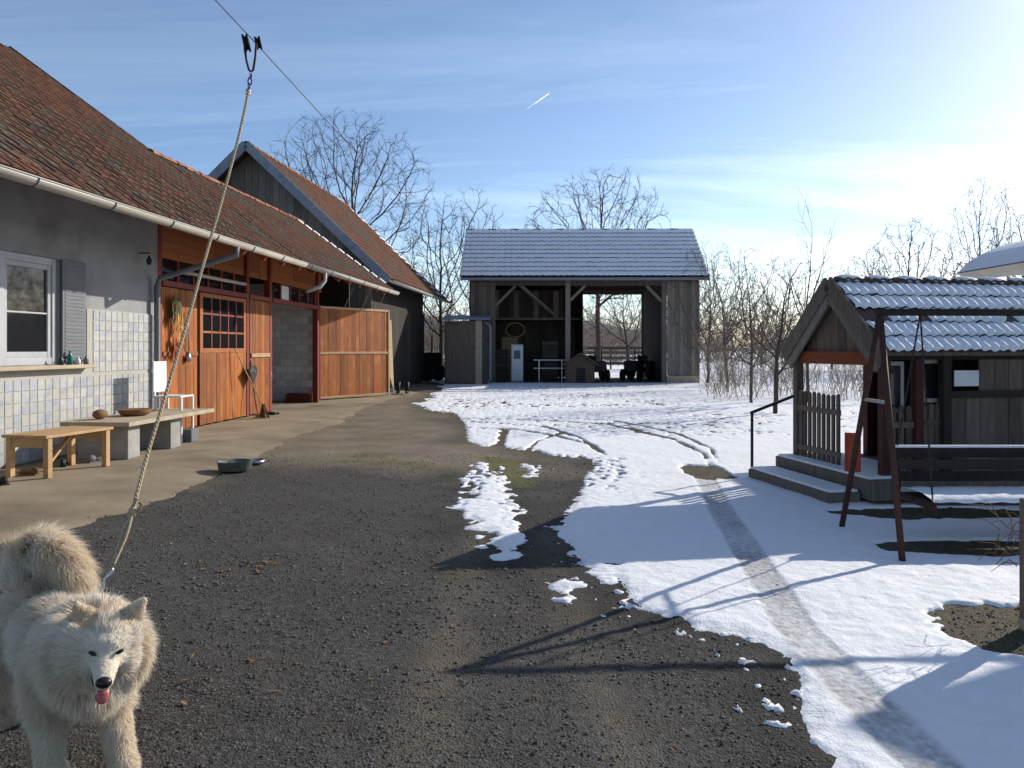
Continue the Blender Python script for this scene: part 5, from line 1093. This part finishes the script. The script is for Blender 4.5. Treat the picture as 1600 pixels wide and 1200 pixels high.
# scrub along the lawn edge and the far wood: masses nobody could count
def brush(name, label, spots, m, seed, hmin, hmax, n_twig, minr, sub=3):
    rr = random.Random(seed); b = MB()
    for (x_, y_) in spots:
        for k in range(n_twig):
            a = Vector((x_+rr.gauss(0,.35), y_+rr.gauss(0,.35), -.05)); h_ = rr.uniform(hmin, hmax); d = Vector((rr.gauss(0,.28), rr.gauss(0,.28), 1)).normalized()
            m1 = a+d*h_*.5+Vector((rr.gauss(0,.06*h_), rr.gauss(0,.06*h_), 0)); e = m1+(d+Vector((rr.gauss(0,.3), rr.gauss(0,.3), 0))).normalized()*h_*.5
            b.tube([a, m1, e], [minr*2.0, minr*1.5, minr], 3, caps=False)
            for q in range(sub):
                t_ = rr.uniform(.3,1); s0 = a.lerp(m1, t_*2) if t_ < .5 else m1.lerp(e, t_*2-1); dd = (d+Vector((rr.gauss(0,.8), rr.gauss(0,.8), rr.gauss(0,.4)))).normalized(); b.tube([s0, s0+dd*h_*rr.uniform(.15,.4)], [minr, minr*.6], 3, caps=False)
    o = bpy.data.objects.new(name, raw_mesh(b, name, m)); col.objects.link(o); o['kind'] = 'stuff'; tag(o, label, 'brush')
rr = random.Random(14)
m_scrub = M('dry_scrub', (.22,.175,.13), (.13,.105,.08), 4, rough=.95, bump=0, rnd=0)
brush('scrub', 'dry brown scrub along the right edge of the snowy lawn', [((px-800)/F*D, D) for px, D in [(rr.uniform(1105,1245), rr.uniform(24,38)) for _ in range(26)]+[(rr.uniform(1240,1600), rr.uniform(22,40)) for _ in range(44)]], m_scrub, 5, .6, 2.3, 9, .0045, 5)
brush('scrub', 'dry brown scrub between the old barn and the hay barn', [((px-800)/F*D, D) for px, D in [(rr.uniform(655,735), rr.uniform(44,60)) for _ in range(26)]+[(rr.uniform(905,975), rr.uniform(56,75)) for _ in range(7)]], m_scrub, 6, 1.0, 4.5, 10, .012, 5)
m_wood = M('far_wood_twigs', (.22,.185,.16), (.14,.12,.11), .3, rough=.95, bump=0, rnd=0)
brush('far_wood', 'grey bare wood along the horizon behind the farm', [(rr.uniform(-75,110), rr.uniform(80,130)) for _ in range(400)], m_wood, 7, 2.8, 7.0, 9, .022, 9)
hl = MB(); k = 60
vs_ = []
for i in range(k+1):
    x_ = -900+1900*i/k
    for j, (y_, f) in enumerate(((420,0),(600,.6),(800,1))): vs_.append((x_, y_, -1+f*(24+16*math.sin(i*.31)+9*math.sin(i*.83+1))))
hl.add(vs_, [(i*3+j, i*3+3+j, i*3+4+j, i*3+j+1) for i in range(k) for j in range(2)]); hl.build('hills', M('hill_woods', (.13,.135,.15), (.20,.21,.23), .02, rough=1, bump=0, rnd=0), kind='structure', smooth=True)
# wooden field fence beyond the hay barn
ff = thing('field_fence', 'brown board fence beyond the open bay of the hay barn', 'fence', (9.0,60,0))
for k in range(6): MB().box(-.06,.06,-.06,.06,-.1,1.7).build('post', m_hutw, ff).location = (-4+k*1.2,0,0)
for z_ in (.35,.75,1.15,1.5): MB().box(-4.2,2.2,-.10,-.065,z_,z_+.22).build('board', m_hutw, ff)

m_vap = bpy.data.materials.new('vapour'); m_vap.use_nodes = True; q_ = m_vap.node_tree.nodes.new('ShaderNodeBsdfTranslucent'); q_.inputs[0].default_value = (.95,.95,.95,1); q2_ = m_vap.node_tree.nodes.new('ShaderNodeAddShader'); m_vap.node_tree.links.new(q_.outputs[0], q2_.inputs[0]); q3_ = m_vap.node_tree.nodes.new('ShaderNodeBsdfDiffuse'); m_vap.node_tree.links.new(q3_.outputs[0], q2_.inputs[1]); m_vap.node_tree.links.new(q2_.outputs[0], m_vap.node_tree.nodes['Material Output'].inputs[0])
ct = MB(); ct.tube([P(819,173,4200), P(838,160,4200), P(858,146,4200)], [.4,1.2,.7], 8); o = ct.build('contrail', m_vap, smooth=True); tag(o, 'short white contrail streak high in the blue sky', 'contrail')
# ---------------------------------------------------------------- cable, pulley and leash
PU = P(392, 68, 5.0)
pole = thing('iron_pole', 'iron pole holding the overhead cable behind the viewer', 'pole', (-1.72,-6,0)); MB().tube([(0,0,0),(0,0,3.55)], .04, 8).build('shaft', m_iron, pole, smooth=True); MB().lathe([(.0,3.55),(.05,3.56),(.04,3.62),(.0,3.64)], 10, caps=False).build('cap', m_iron, pole)
A0, A1 = Vector((-1.72,-6,3.45)), Vector((-1.25,36.3,4.95)); pts_ = []
pu_c = PU+Vector((0,0,.035))
for i in range(13): t_ = i/12; q = A0.lerp(pu_c, t_); q.z -= .10*math.sin(math.pi*t_); pts_.append(q)
for i in range(1, 33): t_ = i/32; q = pu_c.lerp(A1, t_); q.z -= .28*math.sin(math.pi*t_); pts_.append(q)
cb_ = MB(); cb_.tube(pts_, .0032, 6); o = cb_.build('overhead_cable', m_iron, smooth=True); tag(o, 'thin dark overhead cable running across the sky to the hay barn', 'cable')
pl = thing('cable_pulley', 'black pulley hanging on the overhead cable with purple karabiner', 'pulley', PU)
pb_ = MB(); pb_.lathe([(.0,-.018),(.055,-.018),(.055,-.010),(.038,0),(.055,.010),(.055,.018),(.0,.018)], 18, caps=False); o = pb_.build('wheel', m_black, pl); o.rotation_euler = (0,R(78),R(12)); o.location = (-.022,-.02,-.005)
o = bpy.data.objects.new('wheel', o.data); col.objects.link(o); o.parent = pl; o.rotation_euler = (0,R(78),R(12)); o.location = (.03,.05,.022); o.scale = (.75,.75,1)
fk = MB(); fk.tube([(-.04,0,-.02),(-.028,0,-.10),(-.012,0,-.165),(.0,0,-.178),(.014,0,-.165),(.028,0,-.08),(.034,0,.0)], .0075, 7); fk.build('fork', m_iron, pl, smooth=True)
m_purple = M('purple_metal', (.04,.035,.16), (.03,.03,.10), 20, rough=.3, metal=.7, rnd=0)
for i, z_ in enumerate((-.20,-.235,-.27,-.305)):
    kk = 12; ln_ = MB(); ln_.tube([((math.cos(a)*.012 if i%2 else 0)-.006*i, 0 if i%2 else math.cos(a)*.012, z_+math.sin(a)*.024) for a in [6.2832*q/kk for q in range(kk+1)]], .0045, 5); ln_.build('chain_link', m_purple if i < 3 else m_steel, pl, smooth=True)
# leash rope
px_pts = [(388,140),(383,168),(370,225),(345,318),(318,412),(290,512),(258,620),(230,712),(207,800)]
cl = [0]
for a, b_ in zip(px_pts[:-1], px_pts[1:]): cl.append(cl[-1]+math.hypot(a[0]-b_[0], a[1]-b_[1]))
DE = 2.98
rope = [P(a, b_, 5.0+(DE+.12-5.0)*c/cl[-1]) for (a, b_), c in zip(px_pts, cl)]
def smooth_pts(p, n_=6):
    o_ = []
    for i in range(len(p)-1):
        a, b2, c, d = p[max(i-1,0)], p[i], p[i+1], p[min(i+2,len(p)-1)]
        for q in range(n_): t_ = q/n_; o_.append(.5*((2*b2)+(c-a)*t_+(2*a-5*b2+4*c-d)*t_*t_+(3*b2-a-3*c+d)*t_**3))
    return o_+[p[-1]]
ls = thing('dog_leash', 'long pale rope leash hanging from the pulley down to the dog', 'leash', rope[-1])
O_ = rope[-1]
rp_ = smooth_pts(rope); strand = []
for ph in (0, 2.094, 4.189):
    b_ = MB(); path_ = []
    fine = smooth_pts(rp_, 14); s_acc = 0
    for i, q in enumerate(fine):
        if i: s_acc += (q-fine[i-1]).length
        a = s_acc/.075*6.2832+ph; path_.append(q-O_+Vector((math.cos(a)*.0043, math.sin(a)*.0043, 0)))
    b_.tube(path_, .0046, 5); b_.build('rope_strand', m_rope, ls, smooth=True)
end = Vector((-1.745, 3.10, 0))+Matrix.Rotation(R(-44), 3, 'Z')@Vector((.27,.02,.60))
kn = MB(); kn.ell((0,0,0),(.017,.014,.022),10,7); kn.tube([(0,0,.02),(.02,-.01,.05),(.035,0,.03),(.02,.01,.0)], .007, 6); kn.build('knot', m_rope, ls, smooth=True)
for s_ in (-1, 1):
    a = O_; c = P(176, 885, DE); m1 = a.lerp(c, .45)+Vector((s_*.009,0,0)); b_ = MB(); b_.tube([q-O_ for q in smooth_pts([a, m1, c], 5)], .0065, 6); b_.build('rope_loop', m_rope, ls, smooth=True)
b_ = MB(); c = P(176, 885, DE)-O_; e_ = end-O_; b_.tube([c, c.lerp(e_,.12)+Vector((.008,0,0)), c.lerp(e_,.3)-Vector((.008,0,0)), c.lerp(e_,.5)+Vector((.006,0,0)), c.lerp(e_,.75), e_], [.004,.008,.005,.006,.004,.004], 6); b_.build('snap_hook', m_steel, ls, smooth=True)

# ---------------------------------------------------------------- the dog
DOGP, DOGR = Vector((-1.745, 3.10, 0)), R(-44)
dog = thing('dog', 'fluffy cream white dog walking towards the viewer with mouth open', 'dog', DOGP, DOGR)
bm_ = MB()
def caps(pts, rs_, n=12):      # tapered limb with round ends
    for p, r_ in zip(pts, rs_): bm_.ell(p, (r_,r_,r_), 12, 8)
    bm_.tube(pts, rs_, n)
bm_.ell((.17,0,.40),(.19,.155,.185),18,12); bm_.ell((-.04,0,.415),(.25,.150,.155),18,12); bm_.ell((-.27,0,.43),(.17,.150,.165),18,12); bm_.ell((.26,0,.40),(.12,.135,.17),16,10); bm_.ell((.36,.07,.46),(.10,.095,.13),14,9); bm_.ell((.36,-.06,.46),(.10,.095,.13),14,9); bm_.ell((.35,0,.38),(.09,.10,.12),14,9)
caps([(.24,0,.44),(.34,-.01,.49),(.40,-.03,.52)], [.155,.145,.12])
legs = [[(.20,.095,.36),(.22,.10,.24),(.30,.10,.13),(.335,.10,.055),(.36,.10,.030)], [(.20,-.095,.36),(.19,-.10,.24),(.20,-.10,.13),(.20,-.10,.055),(.225,-.10,.030)]]
for l in legs: caps(l, [.085,.062,.046,.042,.045])
hind = [[(-.28,.10,.36),(-.20,.11,.25),(-.33,.11,.15),(-.30,.11,.055),(-.27,.11,.03)], [(-.28,-.10,.36),(-.24,-.11,.25),(-.40,-.11,.16),(-.40,-.11,.055),(-.37,-.11,.03)]]
for l in hind: caps(l, [.115,.078,.045,.040,.045])
for l in legs+hind:
    e = Vector(l[-1])
    for q in (-.022,0,.022): bm_.ell(e+Vector((.03,q,-.008)), (.022,.013,.018), 8, 6)
TAIL = [(-.38,0,.50),(-.46,0,.58),(-.46,.02,.65),(-.38,.04,.695),(-.27,.06,.685),(-.17,.08,.64),(-.10,.09,.59)]
caps(TAIL, [.045,.052,.056,.055,.05,.042,.025])
# head, built facing +x then turned on the neck
HC = Vector((.43,.015,.52)); HRm = Euler((R(-5), R(13), R(-21))).to_matrix(); HS = .98
def hd(p): return HC+HRm@(Vector(p)*HS)
def hell(c, r_, n=14, m=9): bm_.ell(hd(c), tuple(q*HS for q in r_), n, m, HRm)
hell((.02,0,.03),(.105,.100,.088),18,12); hell((.075,0,.04),(.06,.07,.055)); hell((.045,.058,-.03),(.065,.046,.055)); hell((.045,-.058,-.03),(.065,.046,.055)); hell((.09,0,.005),(.06,.062,.055))
for a, ra, b2, rb in (((.10,0,.0),.053,(.205,0,-.022),.033), ((.09,0,-.058),.036,(.165,0,-.098),.019)):
    steps = 6
    for i in range(steps+1): t_ = i/steps; q = Vector(a).lerp(Vector(b2), t_); rr_ = ra+(rb-ra)*t_; hell(q, (rr_,rr_*.95,rr_*.85), 12, 8)
for s_ in (-1, 1):            # ears
    base = Vector((-.012,s_*.070,.095)); tip = Vector((.022,s_*.108,.170))
    for i in range(7): t_ = i/6; q = base.lerp(tip, t_); hell(q, (.016*(1-t_*.45), .046*(1-t_*.80), .034*(1-t_*.6)), 10, 7)
tmp = bpy.data.objects.new('dog_raw', bm_.mesh('dog_raw')); col.objects.link(tmp)
md = tmp.modifiers.new('r', 'REMESH'); md.mode = 'VOXEL'; md.voxel_size = .0075; md.use_smooth_shade = True
m2 = tmp.modifiers.new('s', 'SMOOTH'); m2.factor = .5; m2.iterations = 5
dg = bpy.context.evaluated_depsgraph_get(); me = bpy.data.meshes.new_from_object(tmp.evaluated_get(dg)); bpy.data.objects.remove(tmp)
me.name = 'body'
m_dogskin = M('dog_coat', (.70,.62,.50), (.62,.53,.40), 9, rough=.9, bump=.6, bsc=60, rnd=0)
me.materials.clear(); me.materials.append(m_dogskin)
me.polygons.foreach_set('use_smooth', [True]*len(me.polygons))
body = bpy.data.objects.new('body', me); col.objects.link(body); body.parent = dog
# fur: many fine tapered hairs rooted on the body
nv = len(me.vertices); co_ = np.empty(nv*3, np.float32); me.vertices.foreach_get('co', co_); co_ = co_.reshape(-1,3)
no_ = np.empty(nv*3, np.float32); me.vertex_normals.foreach_get('vector', no_); no_ = no_.reshape(-1,3)
me.calc_loop_triangles(); nt_ = len(me.loop_triangles); ti = np.empty(nt_*3, np.int32); me.loop_triangles.foreach_get('vertices', ti); ti = ti.reshape(-1,3)
rs = np.random.RandomState(3); A3 = co_[ti]; ar = np.linalg.norm(np.cross(A3[:,1]-A3[:,0], A3[:,2]-A3[:,0]), axis=1); NH = 175000
pick = rs.choice(nt_, NH, p=ar/ar.sum()); bc = rs.dirichlet((1,1,1), NH)
p0 = (A3[pick]*bc[:,:,None]).sum(1); nn_ = (no_[ti[pick]]*bc[:,:,None]).sum(1); nn_ /= np.linalg.norm(nn_, axis=1)[:,None]+1e-9
Rinv = np.array(HRm.transposed()); hl_ = (p0-np.array(HC))@Rinv.T/HS        # head coordinates
headw = np.clip(1-np.maximum(np.abs(hl_[:,0]-.09)/.13, 0)+.3, 0, 1)*(np.linalg.norm(hl_-np.array([.09,0,0]), axis=1) < .16)
ishead = (hl_[:,0] > -.01) & (np.linalg.norm(hl_-np.array([.08,0,.0]), axis=1) < .17)
face = ishead & (hl_[:,0] > .055) & (np.abs(hl_[:,1]) < .075) & (hl_[:,2] < .09); muz = ishead & (hl_[:,0] > .125)
ear = (hl_[:,2] > .088) & (np.abs(hl_[:,1]) > .03) & (np.abs(hl_[:,0]) < .08)
tail = (p0[:,2] > .56) & (p0[:,0] < -.12); low = p0[:,2] < .22
flow = np.tile(np.array([-.75,0,-.65]), (NH,1)); flow[low] = (-.25,0,-1.0); tail = tail | ((p0[:,2] > .585) & (p0[:,0] < -.05)) | ((p0[:,0] < -.40) & (p0[:,2] > .52))
TV = np.array(TAIL); tdv = np.gradient(TV, axis=0); kx_ = np.linalg.norm(p0[:,None]-TV[None], axis=2).argmin(1); flow[tail] = (tdv[kx_]/np.linalg.norm(tdv[kx_], axis=1)[:,None])[tail]+np.array([0,0,-.25])
ruff = (p0[:,0] > .22) & (p0[:,2] > .34) & ~ishead; flow[ruff] = (-.45,0,-.55)
hf = (hl_*np.array([.15,1,1])); hf = hf/(np.linalg.norm(hf, axis=1)[:,None]+1e-6)+np.array([-.9,0,0]); hf = hf@np.array(HRm).T
flow[ishead] = hf[ishead]
clump = np.stack([vn(p0[:,0]/.02+p0[:,2]/.03, p0[:,1]/.02+p0[:,2]/.02, q)-.5 for q in (1,2,3)], 1)
tan = flow-nn_*(flow*nn_).sum(1)[:,None]; tan /= np.linalg.norm(tan, axis=1)[:,None]+1e-6
Lh = np.full(NH, .058); Lh[low] = .026; Lh[tail] = .105; Lh[ruff] = .070; Lh[ishead] = .034; Lh[face] = .014; Lh[muz] = .006; Lh[ear] = .012
Lh *= .6+.7*rs.rand(NH)
up = np.where(face|muz, .35, .55)[:,None]; up = np.where(ruff[:,None], .7, np.where(tail[:,None], .55, up))
d1 = nn_*up*1.2+tan*.8+rs.normal(0,.14,(NH,3))+clump*.28; d1 /= np.linalg.norm(d1, axis=1)[:,None]
d2 = nn_*up*.55+tan+rs.normal(0,.18,(NH,3))+clump*.36+np.array([0,0,-.15]); d2 /= np.linalg.norm(d2, axis=1)[:,None]
p1 = p0+d1*Lh[:,None]*.5; p2 = p1+d2*Lh[:,None]*.5
sd_ = np.cross(d1, rs.normal(0,1,(NH,3))); sd_ /= np.linalg.norm(sd_, axis=1)[:,None]+1e-9; wd = (.0007+.0004*rs.rand(NH))[:,None]
V = np.stack([p0-sd_*wd, p0+sd_*wd, p1+sd_*wd*.75, p1-sd_*wd*.75, p2], 1).reshape(-1,3); i0 = np.arange(NH)[:,None]*5
Ft = np.concatenate([i0+np.array([0,1,2]), i0+np.array([0,2,3]), i0+np.array([3,2,4])])
fur = npmesh('fur', V, Ft, None, dog, kind='stuff')
fm = bpy.data.materials.new('dog_fur'); fm.use_nodes = True; n = fm.node_tree.nodes; L = fm.node_tree.links; b = n['Principled BSDF']; b.inputs['Roughness'].default_value = .6; b.inputs['Specular IOR Level'].default_value = .2
an = n.new('ShaderNodeAttribute'); an.attribute_name = 'tint'; x_ = n.new('ShaderNodeMixRGB'); L.new(an.outputs['Fac'], x_.inputs[0]); x_.inputs[1].default_value = (.93,.90,.83,1); x_.inputs[2].default_value = (.74,.60,.42,1); L.new(x_.outputs[0], b.inputs['Base Color'])
tr_ = n.new('ShaderNodeBsdfTranslucent'); L.new(x_.outputs[0], tr_.inputs[0]); mxs = n.new('ShaderNodeMixShader'); mxs.inputs[0].default_value = .45; L.new(b.outputs[0], mxs.inputs[1]); L.new(tr_.outputs[0], mxs.inputs[2]); L.new(mxs.outputs[0], n['Material Output'].inputs[0])
fur.data.materials.append(fm)
ti_ = np.clip(.30+.25*rs.randn(NH)*.6+.30*(vn(p0[:,0]/.11, p0[:,2]/.11+p0[:,1]/.09, 4)-.35)*2, 0, 1); ti_[muz|face] *= .35; ti_[ear] = np.clip(ti_[ear]+.35, 0, 1); ti_[tail] += .15
low2 = p0[:,2] < .3; ti_[low2] += .1
a = fur.data.attributes.new('tint', 'FLOAT', 'POINT'); a.data.foreach_set('value', np.repeat(np.clip(ti_,0,1), 5).astype(np.float32))
fur.data.normals_split_custom_set_from_vertices([tuple(q) for q in np.repeat(nn_, 5, axis=0)]) if False else None
def part_at(name, mb, m, c, rot=True):
    o = mb.build(name, m, dog, smooth=True); o.location = hd(c); o.rotation_euler = HRm.to_euler(); o.scale = (HS,)*3; return o
m_nose = M('dog_nose', (.012,.011,.012), (.02,.018,.018), 40, rough=.35, rnd=0); m_ton = M('dog_tongue', (.50,.14,.14), (.42,.10,.11), 20, rough=.4, rnd=0)
b_ = MB(); b_.ell((0,0,0),(.020,.026,.019),14,9); part_at('nose', b_, m_nose, (.232,0,-.010))
for s_ in (-1, 1):
    b_ = MB(); b_.ell((0,0,0),(.009,.0150,.0055),12,8); e = part_at('eye', b_, m_nose, (.134,s_*.042,.040)); e.rotation_euler = (HRm@Euler((R(s_*22),0,R(s_*22))).to_matrix()).to_euler()
b_ = MB(); b_.ell((0,0,0),(.060,.023,.010),12,8,Euler((0,R(14),0)).to_matrix()); b_.ell((.052,0,-.022),(.026,.021,.007),12,8,Euler((0,R(55),0)).to_matrix()); part_at('tongue', b_, m_ton, (.148,0,-.060))
b_ = MB(); b_.ell((0,0,0),(.072,.040,.016),12,8,Euler((0,R(10),0)).to_matrix()); part_at('mouth', b_, m_nose, (.128,0,-.050))
